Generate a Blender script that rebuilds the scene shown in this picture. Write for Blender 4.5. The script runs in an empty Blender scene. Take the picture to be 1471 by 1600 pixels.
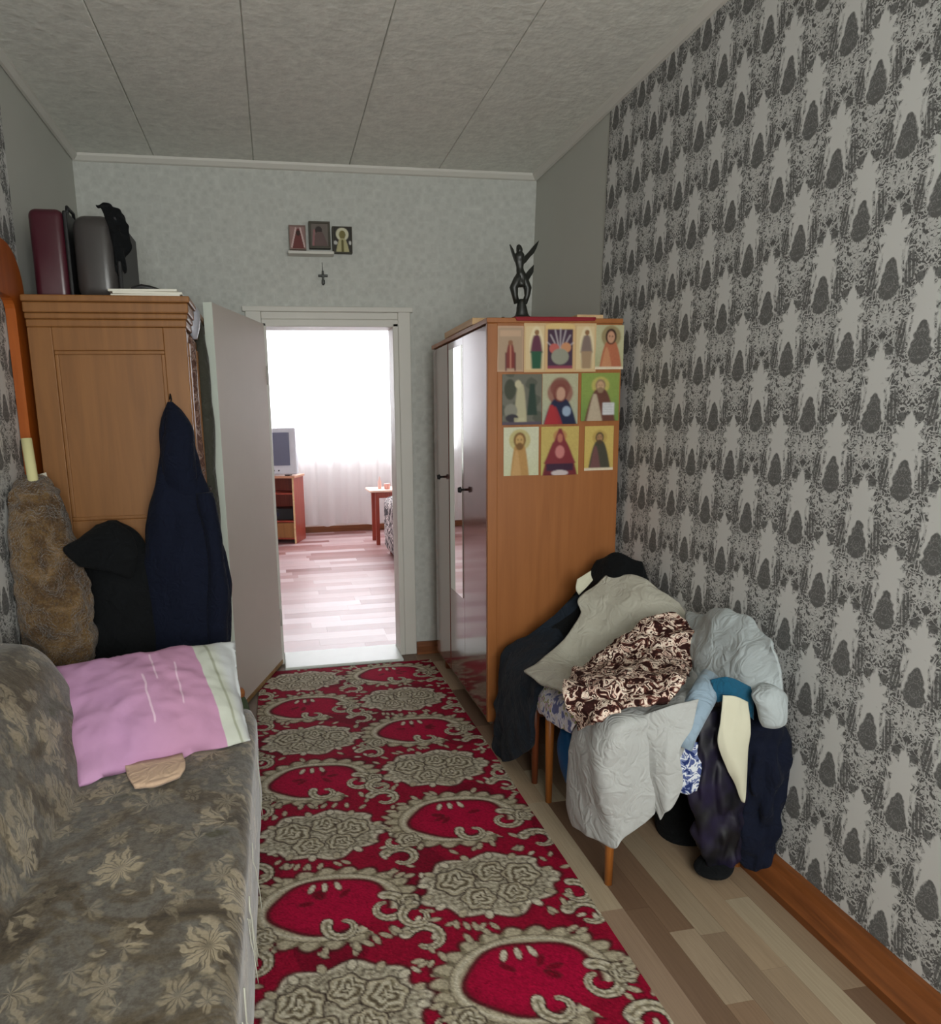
import bpy, bmesh, math, random
import numpy as np
from mathutils import Vector, Matrix, noise

SC = bpy.context.scene
COL = SC.collection
random.seed(7)
np.random.seed(7)

# ------------------------------------------------------------------ camera
W, H = 1471.0, 1600.0
FPX, CPX, CPY = 1111.78, 645.32, 871.84            # focal length and principal point of the cropped photograph
YAW, PITCH, ROLL = math.radians(10.563), math.radians(-10.704), math.radians(-1.165)
CAM = Vector((0, 0, 1.42))
_F = Vector((math.sin(YAW) * math.cos(PITCH), math.cos(YAW) * math.cos(PITCH), math.sin(PITCH)))
_R0 = Vector((math.cos(YAW), -math.sin(YAW), 0))
_U0 = _R0.cross(_F)
RIGHT = math.cos(ROLL) * _R0 + math.sin(ROLL) * _U0
UP = -math.sin(ROLL) * _R0 + math.cos(ROLL) * _U0
cd = bpy.data.cameras.new('camera')
cd.sensor_fit = 'HORIZONTAL'
cd.sensor_width = 36.0
cd.lens = FPX / W * 36.0
cd.shift_x = (W / 2 - CPX) / W
cd.shift_y = (CPY - H / 2) / W
cd.clip_start = 0.02
cam = bpy.data.objects.new('camera', cd)
COL.objects.link(cam)
M3 = Matrix((RIGHT, UP, -_F)).transposed()
cam.matrix_world = Matrix.Translation(CAM) @ M3.to_4x4()
SC.camera = cam

# ------------------------------------------------------------------ world, lights, exposure
SC.view_settings.view_transform = 'Standard'
SC.view_settings.look = 'None'
SC.view_settings.gamma = 1.0
SC.view_settings.exposure = 0.0
SC.view_settings.use_curve_mapping = False
wd = bpy.data.worlds.new('overcast sky')
SC.world = wd
wd.use_nodes = True
bg = wd.node_tree.nodes['Background']
bg.inputs[0].default_value = (0.86, 0.93, 1.0, 1)
bg.inputs[1].default_value = 3.0


def area(name, loc, rot, sx, sy, power, color):
    l = bpy.data.lights.new(name, 'AREA')
    l.shape = 'RECTANGLE'
    l.size, l.size_y, l.energy, l.color = sx, sy, power, color
    o = bpy.data.objects.new(name, l)
    COL.objects.link(o)
    o.location, o.rotation_euler = loc, rot
    return o


# daylight coming in through the window behind the camera and through the window of the next room
area('daylight_near_window', (0.45, -1.36, 1.62), (math.radians(90), 0, 0), 1.5, 1.45, 78, (1.0, 1.0, 0.94))
area('daylight_far_window', (0.9, 9.50, 1.85), (math.radians(90), 0, math.radians(180)), 3.0, 1.5, 190, (0.95, 0.96, 1.0))
SC.cycles.max_bounces = 10
SC.cycles.diffuse_bounces = 6
SC.cycles.sample_clamp_indirect = 6.0


# ------------------------------------------------------------------ small helpers
def ray(px, py):
    return (px - CPX) / FPX * RIGHT - (py - CPY) / FPX * UP + _F


def S(px, py, Y):                                   # point seen at a photo pixel, at depth Y
    d = ray(px, py)
    return CAM + d * (Y / d.y)


def SX(px, py, X):
    d = ray(px, py)
    return CAM + d * (X / d.x)


def SZ(px, py, z):
    d = ray(px, py)
    return CAM + d * ((z - CAM.z) / d.z)


def c(r, g, b):
    f = lambda v: (v / 255) / 12.92 if v / 255 <= 0.04045 else ((v / 255 + 0.055) / 1.055) ** 2.4
    return (f(r), f(g), f(b))


ORG = {}


def org(o):
    return ORG.get(o.name, Vector((0, 0, 0))) if o else Vector((0, 0, 0))


def mk(name, verts, faces, mat, parent=None, smooth=False, loc=None):
    """one mesh object; verts are world coordinates"""
    o0 = org(parent) if parent else (Vector(loc) if loc is not None else Vector((0, 0, 0)))
    me = bpy.data.meshes.new(name)
    me.from_pydata([(v[0] - o0.x, v[1] - o0.y, v[2] - o0.z) for v in verts], [], faces)
    if mat:
        me.materials.append(mat)
    if smooth:
        me.polygons.foreach_set('use_smooth', [True] * len(me.polygons))
    me.update()
    o = bpy.data.objects.new(name, me)
    COL.objects.link(o)
    if parent:
        o.parent = parent
        ORG[o.name] = o0
    else:
        o.location = o0
        ORG[o.name] = o0
    return o


def from_bm(name, bm, mat, parent=None, smooth=False, loc=None):
    bmesh.ops.recalc_face_normals(bm, faces=bm.faces)
    vs = [v.co.copy() for v in bm.verts]
    bm.verts.index_update()
    fs = [[v.index for v in f.verts] for f in bm.faces]
    bm.free()
    return mk(name, vs, fs, mat, parent, smooth, loc)


def add_box(bm, x0, x1, y0, y1, z0, z1, bev=0.0, seg=2):
    r = bmesh.ops.create_cube(bm, size=1.0)
    vs = r['verts']
    for v in vs:
        v.co = Vector(((x0 + x1) / 2 + v.co.x * (x1 - x0), (y0 + y1) / 2 + v.co.y * (y1 - y0), (z0 + z1) / 2 + v.co.z * (z1 - z0)))
    if bev > 0:
        es = list({e for v in vs for e in v.link_edges})
        bmesh.ops.bevel(bm, geom=es, offset=bev, segments=seg, profile=0.5, affect='EDGES')


def box(name, x0, x1, y0, y1, z0, z1, mat, parent=None, bev=0.0, seg=2, loc=None, smooth=False):
    bm = bmesh.new()
    add_box(bm, x0, x1, y0, y1, z0, z1, bev, seg)
    return from_bm(name, bm, mat, parent, smooth, loc)


def tag(o, label=None, cat=None, group=None, kind=None):
    if label: o['label'] = label
    if cat: o['category'] = cat
    if group: o['group'] = group
    if kind: o['kind'] = kind
    return o


def thing(name, loc, label, cat, group=None):
    o = bpy.data.objects.new(name, None)
    o.empty_display_size = 0.1
    COL.objects.link(o)
    o.location = loc
    ORG[o.name] = Vector(loc)
    return tag(o, label, cat, group)


def tube_data(path, radii, n=8, caps=True):
    vs, fs = [], []
    pts = [Vector(p) for p in path]
    if not isinstance(radii, (list, tuple)):
        radii = [radii] * len(pts)
    t0 = (pts[1] - pts[0]).normalized()
    a = t0.orthogonal().normalized()
    for i, p in enumerate(pts):
        t = (pts[min(i + 1, len(pts) - 1)] - pts[max(i - 1, 0)]).normalized()
        a = (a - t * a.dot(t)).normalized()
        b = t.cross(a)
        for k in range(n):
            an = 2 * math.pi * k / n
            vs.append(p + (a * math.cos(an) + b * math.sin(an)) * radii[i])
    for i in range(len(pts) - 1):
        for k in range(n):
            k2 = (k + 1) % n
            fs.append((i * n + k, i * n + k2, (i + 1) * n + k2, (i + 1) * n + k))
    if caps:
        fs.append(tuple(range(n - 1, -1, -1)))
        fs.append(tuple(range((len(pts) - 1) * n, len(pts) * n)))
    return vs, fs


def tube(name, path, radii, mat, parent=None, n=8, loc=None):
    v, f = tube_data(path, radii, n)
    return mk(name, v, f, mat, parent, True, loc)


def join(parts):
    V, Fc = [], []
    for v, f in parts:
        k = len(V)
        V += list(v)
        Fc += [tuple(i + k for i in q) for q in f]
    return V, Fc


def prism(path2, fn0, fn1):
    """closed outline extruded between two placements"""
    n = len(path2)
    vs = [fn0(*p) for p in path2] + [fn1(*p) for p in path2]
    fs = [tuple(range(n - 1, -1, -1)), tuple(range(n, 2 * n))]
    for i in range(n):
        j = (i + 1) % n
        fs.append((i, j, n + j, n + i))
    return vs, fs


def catmull(P, t):
    n = len(P)
    x = t * (n - 1)
    i = min(int(x), n - 2)
    f = x - i
    p1, p2 = P[i], P[i + 1]
    p0 = P[i - 1] if i > 0 else p1 * 2 - p2
    p3 = P[i + 2] if i + 2 < n else p2 * 2 - p1
    return 0.5 * ((2 * p1) + (p2 - p0) * f + (2 * p0 - 5 * p1 + 4 * p2 - p3) * f * f + (3 * p1 - p0 - 3 * p2 + p3) * f ** 3)


def sheet(name, ctrl, mat, nu=36, nv=36, amp=0.008, freq=9.0, thick=0.006, seed=0, parent=None, stretch=(1, 1, 1), loc=None, uv=False, ridge=0.0, edge=0.0):
    """cloth: a grid of control points (rows) smoothed, wrinkled along its normal, with real thickness"""
    rows = [[Vector(p) for p in r] for r in ctrl]
    G = np.zeros((nv, nu, 3))
    for i in range(nu):
        u = i / (nu - 1)
        colp = [catmull(r, u) for r in rows]
        for j in range(nv):
            G[j, i] = catmull(colp, j / (nv - 1))
    du = np.gradient(G, axis=1)
    dv = np.gradient(G, axis=0)
    nrm = np.cross(du, dv)
    nrm /= (np.linalg.norm(nrm, axis=2, keepdims=True) + 1e-9)
    if nrm[:, :, 1].mean() > 0:                    # make the front side look towards the room
        nrm = -nrm
    for j in range(nv):
        for i in range(nu):
            p = Vector(G[j, i])
            q = Vector((p.x * stretch[0], p.y * stretch[1], p.z * stretch[2])) * freq + Vector((seed * 7.3, seed * 3.1, seed))
            w = noise.noise(q) + 0.5 * noise.noise(q * 2.1)
            if ridge:
                w += ridge * (1 - 2 * abs(noise.noise(q * 0.8 + Vector((5, 1, 2)))))
            G[j, i] += nrm[j, i] * (w * amp)
            if edge:
                e = min(i, nu - 1 - i, j, nv - 1 - j)
                if e == 0:
                    G[j, i] += np.array(noise.noise_vector(q * 1.7)) * edge
    top = G.reshape(-1, 3)
    bot = (G - nrm * thick).reshape(-1, 3)
    vs = [tuple(p) for p in top] + [tuple(p) for p in bot]
    n = nu * nv
    fs = []
    for j in range(nv - 1):
        for i in range(nu - 1):
            a = j * nu + i
            fs.append((a, a + 1, a + nu + 1, a + nu))
            fs.append((n + a, n + a + nu, n + a + nu + 1, n + a + 1))
    rim = [i for i in range(nu)] + [j * nu + nu - 1 for j in range(1, nv)] + [(nv - 1) * nu + i for i in range(nu - 2, -1, -1)] + [j * nu for j in range(nv - 2, 0, -1)]
    for k in range(len(rim)):
        a, b = rim[k], rim[(k + 1) % len(rim)]
        fs.append((a, n + a, n + b, b))
    bm = bmesh.new()
    me = bpy.data.meshes.new('tmp')
    me.from_pydata(vs, [], fs)
    bm.from_mesh(me)
    bpy.data.meshes.remove(me)
    if loc is None and parent is None:
        m = top.mean(axis=0)
        loc = (m[0], m[1], top[:, 2].min())
    return from_bm(name, bm, mat, parent, True, loc)


def loft(name, sections, mat, n=28, steps=40, amp=0.012, freq=6.0, seed=0, vfold=0.0, parent=None, loc=None, power=2.0):
    """closed body through horizontal sections (centre, half width, half depth)"""
    C_ = [Vector(s[0]) for s in sections]
    A = [Vector((s[1], s[2], 0)) for s in sections]
    vs, fs = [], []
    for j in range(steps):
        t = j / (steps - 1)
        ce, ab = catmull(C_, t), catmull(A, t)
        a, b = max(ab.x, 0.003), max(ab.y, 0.003)
        for k in range(n):
            an = 2 * math.pi * k / n
            ca, sa = math.cos(an), math.sin(an)
            d = Vector((a * math.copysign(abs(ca) ** (2 / power), ca), b * math.copysign(abs(sa) ** (2 / power), sa), 0))
            q = Vector((ce.x + d.x, ce.y + d.y, ce.z * 0.35)) * freq + Vector((seed, seed * 2, 0))
            q2 = Vector((ce.x + d.x, ce.y + d.y, ce.z)) * freq * 1.7 + Vector((0, seed * 2, 3))
            w = vfold * noise.noise(q * 2.2) + amp * noise.noise(q2)
            dn = d.normalized() if d.length > 1e-6 else Vector((1, 0, 0))
            vs.append(ce + d + dn * w * min(1, a / 0.04))
    for j in range(steps - 1):
        for k in range(n):
            k2 = (k + 1) % n
            fs.append((j * n + k, j * n + k2, (j + 1) * n + k2, (j + 1) * n + k))
    fs.append(tuple(range(n)))
    fs.append(tuple(range((steps - 1) * n, steps * n)))
    bm = bmesh.new()
    me = bpy.data.meshes.new('tmp')
    me.from_pydata([tuple(v) for v in vs], [], fs)
    bm.from_mesh(me)
    bpy.data.meshes.remove(me)
    if loc is None and parent is None:
        zs = min(v.z for v in vs)
        loc = (C_[-1].x, C_[-1].y, zs)
    return from_bm(name, bm, mat, parent, True, loc)


def pxloft(name, rows, mat, **kw):
    """rows: (py, left px, right px, depth Y, half depth)"""
    sec = []
    for py, xl, xr, Y, hd in rows:
        a, b = S(xl, py, Y), S(xr, py, Y)
        sec.append(((a + b) / 2, (b - a).length / 2, hd))
    return loft(name, sec, mat, **kw)


# ------------------------------------------------------------------ node helper
class V:
    nt = None

    def __init__(s, sock): s.s = sock

    @staticmethod
    def op(o, *a):
        n = V.nt.nodes.new('ShaderNodeMath')
        n.operation = o
        for i, x in enumerate(a):
            if isinstance(x, V): V.nt.links.new(x.s, n.inputs[i])
            else: n.inputs[i].default_value = x
        return V(n.outputs[0])

    def __add__(s, o): return V.op('ADD', s, o)
    __radd__ = __add__
    def __sub__(s, o): return V.op('SUBTRACT', s, o)
    def __rsub__(s, o): return V.op('SUBTRACT', o, s)
    def __mul__(s, o): return V.op('MULTIPLY', s, o)
    __rmul__ = __mul__
    def __truediv__(s, o): return V.op('DIVIDE', s, o)
    def __pow__(s, o): return V.op('POWER', s, o)
    def __neg__(s): return V.op('MULTIPLY', s, -1.0)


def vabs(a): return V.op('ABSOLUTE', a)
def vfrac(a): return V.op('FRACT', a)
def vfloor(a): return V.op('FLOOR', a)
def vsin(a): return V.op('SINE', a)
def vcos(a): return V.op('COSINE', a)
def vmax(a, b): return V.op('MAXIMUM', a, b)
def vmin(a, b): return V.op('MINIMUM', a, b)
def vsqrt(a): return V.op('SQRT', a)
def vatan(a, b): return V.op('ARCTAN2', a, b)


def lt(a, b, w=0.05):                               # soft a < b
    x = V.op('DIVIDE', (b - a) if isinstance(b, V) or isinstance(a, V) else b - a, w)
    n = V.op('ADD', x, 0.5)
    n.s.node.use_clamp = True
    return n


def comb(x, y, z):
    n = V.nt.nodes.new('ShaderNodeCombineXYZ')
    for i, q in enumerate((x, y, z)):
        if isinstance(q, V): V.nt.links.new(q.s, n.inputs[i])
        else: n.inputs[i].default_value = q
    return n.outputs[0]


def nz(vec, scale, detail=2.0, rough=0.5, dist=0.0):
    n = V.nt.nodes.new('ShaderNodeTexNoise')
    if vec is not None: V.nt.links.new(vec, n.inputs['Vector'])
    n.inputs['Scale'].default_value = scale
    n.inputs['Detail'].default_value = detail
    n.inputs['Roughness'].default_value = rough
    n.inputs['Distortion'].default_value = dist
    return n


def mixc(fac, a, b):
    n = V.nt.nodes.new('ShaderNodeMix')
    n.data_type = 'RGBA'
    if isinstance(fac, V): V.nt.links.new(fac.s, n.inputs[0])
    elif isinstance(fac, (int, float)): n.inputs[0].default_value = fac
    else: V.nt.links.new(fac, n.inputs[0])
    for i, x in ((6, a), (7, b)):
        if isinstance(x, tuple): n.inputs[i].default_value = (*x[:3], 1)
        else: V.nt.links.new(x, n.inputs[i])
    return n.outputs[2]


def ramp(fac, stops, interp='LINEAR'):
    n = V.nt.nodes.new('ShaderNodeValToRGB')
    n.color_ramp.interpolation = interp
    e = n.color_ramp.elements
    while len(e) < len(stops): e.new(0.5)
    for q, (p, col) in zip(e, stops):
        q.position = p
        q.color = (*col, 1)
    V.nt.links.new(fac.s if isinstance(fac, V) else fac, n.inputs[0])
    return n.outputs[0]


def newmat(name, rough=0.8, spec=0.3):
    m = bpy.data.materials.new(name)
    m.use_nodes = True
    V.nt = m.node_tree
    p = m.node_tree.nodes['Principled BSDF']
    p.inputs['Roughness'].default_value = rough
    p.inputs['Specular IOR Level'].default_value = spec
    return m, p


def coord(kind='Object'):
    n = V.nt.nodes.new('ShaderNodeTexCoord')
    return n.outputs[kind]


def bump(p, height, strength=0.3, dist=0.01):
    n = V.nt.nodes.new('ShaderNodeBump')
    n.inputs['Strength'].default_value = strength
    n.inputs['Distance'].default_value = dist
    V.nt.links.new(height.s if isinstance(height, V) else height, n.inputs['Height'])
    V.nt.links.new(n.outputs[0], p.inputs['Normal'])


def setc(p, colr):
    if isinstance(colr, tuple): p.inputs['Base Color'].default_value = (*colr[:3], 1)
    else: V.nt.links.new(colr, p.inputs['Base Color'])


def plain(name, col, rough=0.8, var=0.15, scale=12.0, bmp=0.0, bscale=80.0, spec=0.3, sheen=0.0, metal=0.0):
    m, p = newmat(name, rough, spec)
    o = coord()
    n = nz(o, scale, 4.0, 0.6)
    d = tuple(max(0, v * (1 - var)) for v in col)
    l = tuple(v * (1 + var) for v in col)
    setc(p, mixc(n.outputs['Fac'], d, l))
    p.inputs['Metallic'].default_value = metal
    if bmp: bump(p, nz(o, bscale, 3.0).outputs['Fac'], bmp, 0.005)
    if sheen: p.inputs['Sheen Weight'].default_value = sheen
    return m


def wood(name, dark, light, rough=0.4, axis=2, scale=3.0, spec=0.4, coat=0.0):
    m, p = newmat(name, rough, spec)
    o = coord()
    mp = V.nt.nodes.new('ShaderNodeMapping')
    V.nt.links.new(o, mp.inputs[0])
    sc = [14.0, 14.0, 14.0]
    sc[axis] = 0.9
    mp.inputs['Scale'].default_value = sc
    n = nz(mp.outputs[0], scale, 5.0, 0.6, 0.6)
    setc(p, ramp(n.outputs['Fac'], [(0.3, dark), (0.7, light)]))
    bump(p, n.outputs['Fac'], 0.06, 0.003)
    if coat:
        p.inputs['Coat Weight'].default_value = coat
        p.inputs['Coat Roughness'].default_value = 0.08
    return m


def attr_mat(name, rough=0.9, bmp=0.0, bscale=250.0, spec=0.2):
    m, p = newmat(name, rough, spec)
    a = V.nt.nodes.new('ShaderNodeAttribute')
    a.attribute_name = 'print'
    n = nz(coord(), bscale, 2.0)
    mul = V.nt.nodes.new('ShaderNodeMix')
    mul.data_type = 'RGBA'
    mul.blend_type = 'MULTIPLY'
    mul.inputs[0].default_value = 0.35 if bmp else 0.1
    V.nt.links.new(a.outputs['Color'], mul.inputs[6])
    V.nt.links.new(n.outputs['Fac'], mul.inputs[7])
    V.nt.links.new(mul.outputs[2], p.inputs['Base Color'])
    if bmp: bump(p, n.outputs['Fac'], bmp, 0.004)
    return m


# ------------------------------------------------------------------ wallpaper
def damask_mat(name, y0=1.953, z0=1.033, light=(0.60, 0.60, 0.585), dark=(0.105, 0.105, 0.103)):
    m, p = newmat(name, 0.75, 0.25)
    o = coord()
    sp = V.nt.nodes.new('ShaderNodeSeparateXYZ')
    V.nt.links.new(o, sp.inputs[0])
    Y, Z = V(sp.outputs[1]), V(sp.outputs[2])
    a = (Y - y0) / 0.229
    b = (Z - z0) / 0.327
    wob = nz(o, 60.0, 2.0)
    wv = (V(wob.outputs['Fac']) - 0.5)

    def lattice(da, db):
        u = a + da
        u = vabs(u - vfloor(u + 0.5)) * 97.0                  # px from the column axis, mirrored
        v = (vfrac(b + (db + 0.72)) - 0.72) * 170.0           # +48 .. -122
        uu = u + wv * 7.0
        vv = v + wv * 9.0
        r = vsqrt((uu / 15.0) ** 2.0 + (vv / 21.0) ** 2.0)
        th = vatan(vv / 21.0, uu / 15.0)
        spike = vabs(vcos(th * 4.5 + wv * 1.5 + 0.2)) ** 2.0
        star = lt(r, spike * 0.55 + 0.84, 0.16)
        topspike = lt(vabs(uu) + vabs(vv - 22.0) * 0.25, 5.0, 2.0)
        # spade below the star: pointed top, broad lobed foot
        t = (v + 26.0) / -54.0
        tc = vmin(vmax(t, 0.0), 1.0)
        lobe = vabs(vsin(tc * 16.0)) * tc * 2.0
        w = ((tc ** 0.5) * 15.5 + lobe) * (1.0 - tc ** 8.0)
        spade = lt(uu, w, 2.0) * lt(vabs(t - 0.5), 0.5, 0.05)
        halo = lt(uu, tc * 6.5 + 12.0, 1.5) * lt(vabs(v + 38.0), 25.0, 5.0)
        leg = lt(vabs(uu - 17.0 - tc * 6.0), 2.4 - tc * 2.0, 1.5) * lt(vabs(t - 0.25), 0.45, 0.1)
        scroll = lt(vsqrt((uu / 20.0) ** 2.0 + ((v + 96.0) / 19.0) ** 2.0), 1.0, 0.6)
        # dark dots either side of the star's tip, dark veined leaves at its flanks
        dot = lt(vsqrt((u - 11.0) ** 2.0 + ((v - 27.0) / 1.1) ** 2.0), 5.5, 1.5)
        leaf = lt(vsqrt(((uu - 26.0 - v * 0.03) / 6.5) ** 2.0 + ((vv + 46.0) / 24.0) ** 2.0), 1.0, 0.25)
        vein = lt(vabs(vfrac((u + v * 0.12) / 4.5) - 0.5), 0.16, 0.1) * 0.8
        return vmax(vmax(star, topspike), vmax(halo, leg)), spade, scroll, vmax(dot, leaf * (1.0 - vein))

    LA, SA, CA, DA = lattice(0.0, 0.0)
    LB, SB, CB, DB = lattice(0.5, 0.5)
    L, Sp, Cc, Dk = vmax(LA, LB), vmax(SA, SB), vmax(CA, CB), vmax(DA, DB)
    u = vabs(a - vfloor(a + 0.5)) * 0.229
    ang = b * (2 * math.pi)
    vec = comb(u, vcos(ang) * 0.052, vsin(ang) * 0.052)
    n1 = V(nz(vec, 46.0, 2.5, 0.55, 1.3).outputs['Fac'])
    n2 = V(nz(vec, 95.0, 1.0, 0.5, 0.8).outputs['Fac'])
    # curling light lines through the dark foliage; denser in the scroll zone
    line = lt(vabs(n1 - 0.5), Cc * 0.04 + 0.042, 0.03)
    spot = lt(0.565 - Cc * 0.05, n2, 0.04)
    fil = vmin(vmax(line, spot * 0.8), 1.0)
    fil = fil * (1.0 - Dk * 0.85)
    lm = vmax(fil * 0.85, L * (1.0 - Dk))
    vein = lt(vabs(n2 - 0.5), 0.03, 0.03) * 0.22
    lm = lm * (1.0 - Sp) + Sp * (vein + 0.04)
    big = nz(o, 2.5, 2.0)
    colr = mixc(lm, dark, light)
    setc(p, colr)
    bump(p, lm, 0.15, 0.002)
    return m


def plaster_mat(name, col, bscale=45.0, strength=0.5, var=0.12, squares=False):
    m, p = newmat(name, 0.85, 0.2)
    o = coord()
    n = nz(o, bscale, 3.0, 0.65)
    n2 = nz(o, bscale * 2.2, 2.0, 0.5)
    k = V(n.outputs['Fac']) * 0.6 + V(n2.outputs['Fac']) * 0.4
    if squares:
        v = V.nt.nodes.new('ShaderNodeTexVoronoi')
        v.distance = 'CHEBYCHEV'
        v.inputs['Scale'].default_value = 26.0
        V.nt.links.new(o, v.inputs['Vector'])
        k = k * 0.5 + V(v.outputs['Distance']) * 0.6
    setc(p, mixc(k, tuple(x * (1 - var) for x in col), tuple(x * (1 + var) for x in col)))  # relief shading put into the colour: hollows darker, raised parts lighter
    bump(p, k, strength, 0.006)
    return m


# ------------------------------------------------------------------ materials
M = {}
M['damask'] = damask_mat('damask wallpaper')
M['damask_left'] = damask_mat('damask wallpaper left', y0=2.60, z0=0.95)
M['grey_wall'] = plain('plain grey wallpaper', c(186, 187, 180), 0.85, 0.04, 3.0, 0.15, 120)
M['embossed'] = plaster_mat('embossed white wallpaper', c(188, 190, 185), 34.0, 1.0, 0.22, True)
M['ceiling'] = plaster_mat('embossed ceiling board', c(222, 223, 216), 17.0, 1.0, 0.34)
M['white'] = plain('white gloss paint', c(205, 203, 196), 0.45, 0.05, 5.0, 0.03, 60)
M['leaf'] = plain('old white door paint', c(196, 188, 180), 0.5, 0.05, 4.0, 0.04, 50)
M['far_wall'] = plain('pale wall of next room', c(214, 208, 205), 0.85, 0.05)
M['baseboard'] = wood('brown baseboard', c(96, 52, 22), c(134, 78, 38), 0.5, 1)
M['baseboard_far'] = wood('brown baseboard far', c(96, 52, 22), c(134, 78, 38), 0.5, 0)
M['wardrobe'] = wood('orange veneer', c(142, 87, 44), c(156, 98, 52), 0.42, 2, 2.0)
M['polish'] = wood('polished dark veneer', c(88, 48, 40), c(112, 64, 54), 0.16, 2, 2.0, 0.6, 0.7)
M['cabinet'] = wood('varnished ochre wood', c(124, 82, 42), c(142, 96, 51), 0.5, 2, 2.0)
M['orange'] = wood('orange varnished wood', c(150, 74, 22), c(168, 88, 32), 0.35, 2, 2.0)
M['chairleg'] = wood('chair leg wood', c(150, 88, 36), c(176, 108, 48), 0.4, 2)
M['chairleg_red'] = wood('reddish chair leg wood', c(108, 54, 30), c(132, 70, 40), 0.4, 2)
M['black'] = plain('black plastic', (0.012, 0.012, 0.013), 0.45, 0.1)
M['cream'] = plain('cream cloth', c(206, 204, 182), 0.9, 0.06, 8, 0.1)
m, p = newmat('mirror glass', 0.03, 0.5)
p.inputs['Metallic'].default_value = 1.0
setc(p, mixc(nz(coord(), 3.0, 2.0).outputs['Fac'], (0.72, 0.74, 0.72), (0.8, 0.82, 0.8)))
M['mirror'] = m
m, p = newmat('window glass', 0.0, 0.5)
p.inputs['Transmission Weight'].default_value = 1.0
p.inputs['IOR'].default_value = 1.02
setc(p, mixc(nz(coord(), 1.0).outputs['Fac'], (0.95, 0.97, 0.97), (1, 1, 1)))
M['glass'] = m


def plank_mat(name, stops, rough=0.45, axis=1, spec=0.4):
    m, p = newmat(name, rough, spec)
    oi = V.nt.nodes.new('ShaderNodeObjectInfo')
    rc = ramp(oi.outputs['Random'], stops)
    o = coord('Object')
    mp = V.nt.nodes.new('ShaderNodeMapping')
    V.nt.links.new(o, mp.inputs[0])
    mp.inputs['Scale'].default_value = (10, 2.0, 1) if axis == 1 else (2.0, 10, 1)
    ad = V.nt.nodes.new('ShaderNodeVectorMath')
    ad.operation = 'ADD'
    V.nt.links.new(mp.outputs[0], ad.inputs[0])
    V.nt.links.new(comb(V(oi.outputs['Random']) * 37.0, V(oi.outputs['Random']) * 11.0, 0.0), ad.inputs[1])
    n = nz(ad.outputs[0], 1.3, 5.0, 0.65, 0.4)
    mul = V.nt.nodes.new('ShaderNodeMix')
    mul.data_type = 'RGBA'
    mul.blend_type = 'MULTIPLY'
    mul.inputs[0].default_value = 0.55
    V.nt.links.new(rc, mul.inputs[6])
    V.nt.links.new(ramp(n.outputs['Fac'], [(0.25, (0.55, 0.52, 0.5)), (0.7, (1, 1, 1))]), mul.inputs[7])
    V.nt.links.new(mul.outputs[2], p.inputs['Base Color'])
    return m


M['plank'] = plank_mat('laminate plank', [(0.0, c(112, 88, 70)), (0.25, c(150, 124, 100)), (0.45, c(172, 152, 126)), (0.6, c(128, 104, 84)), (0.8, c(186, 172, 146)), (1.0, c(142, 116, 96))])
M['plank_far'] = plank_mat('laminate plank of next room', [(0.0, c(128, 74, 70)), (0.25, c(166, 122, 120)), (0.5, c(196, 170, 172)), (0.7, c(148, 98, 94)), (0.85, c(204, 184, 186)), (1.0, c(172, 134, 132))], 0.4, 0)  # pink tint of the light there is put into these plank colours

# ------------------------------------------------------------------ room shell
XL, YF, ZC = -0.945, 4.215, 2.81
YB = -1.45


def xr(z): return 1.462 + 0.0327 * z                  # the old right wall leans out a little


def wall_piece(name, quad, thick, mat, kind='structure'):
    """quad: four world corners; thick: offset vector"""
    q = [Vector(p) for p in quad]
    t = Vector(thick)
    vs = q + [p + t for p in q]
    fs = [(0, 1, 2, 3), (7, 6, 5, 4)] + [(i, i + 4, (i + 1) % 4 + 4, (i + 1) % 4) for i in range(4)]
    o = mk(name, vs, fs, mat)
    return tag(o, kind=kind)


# right wall: damask up to depth 3.2, plain grey beyond, as two children sheets of paper on one wall
YD = 3.245
wr = wall_piece('wall_right', [(xr(0) + .004, YB, 0), (xr(0) + .004, YF, 0), (xr(ZC) + .004, YF, ZC), (xr(ZC) + .004, YB, ZC)], (0.15, 0, 0), M['grey_wall'])


def paper(name, parent, pts, off, mat):
    q = [Vector(p) for p in pts]
    t = Vector(off)
    vs = q + [p + t for p in q]
    fs = [(0, 1, 2, 3), (7, 6, 5, 4)] + [(i, i + 4, (i + 1) % 4 + 4, (i + 1) % 4) for i in range(4)]
    return mk(name, vs, fs, mat, parent)


paper('damask_wallpaper', wr, [(xr(0), YB, 0), (xr(0), YD - .02, 0), (xr(ZC), YD + .03, ZC), (xr(ZC), YB, ZC)], (0.0045, 0, 0), M['damask'])
wl = wall_piece('wall_left', [(XL - .004, YB, 0), (XL - .004, YF, 0), (XL - .004, YF, ZC), (XL - .004, YB, ZC)], (-0.15, 0, 0), M['grey_wall'])
paper('damask_wallpaper', wl, [(XL, YB, 0), (XL, 3.14, 0), (XL, 3.16, ZC), (XL, YB, ZC)], (-0.0045, 0, 0), M['damask_left'])

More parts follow.
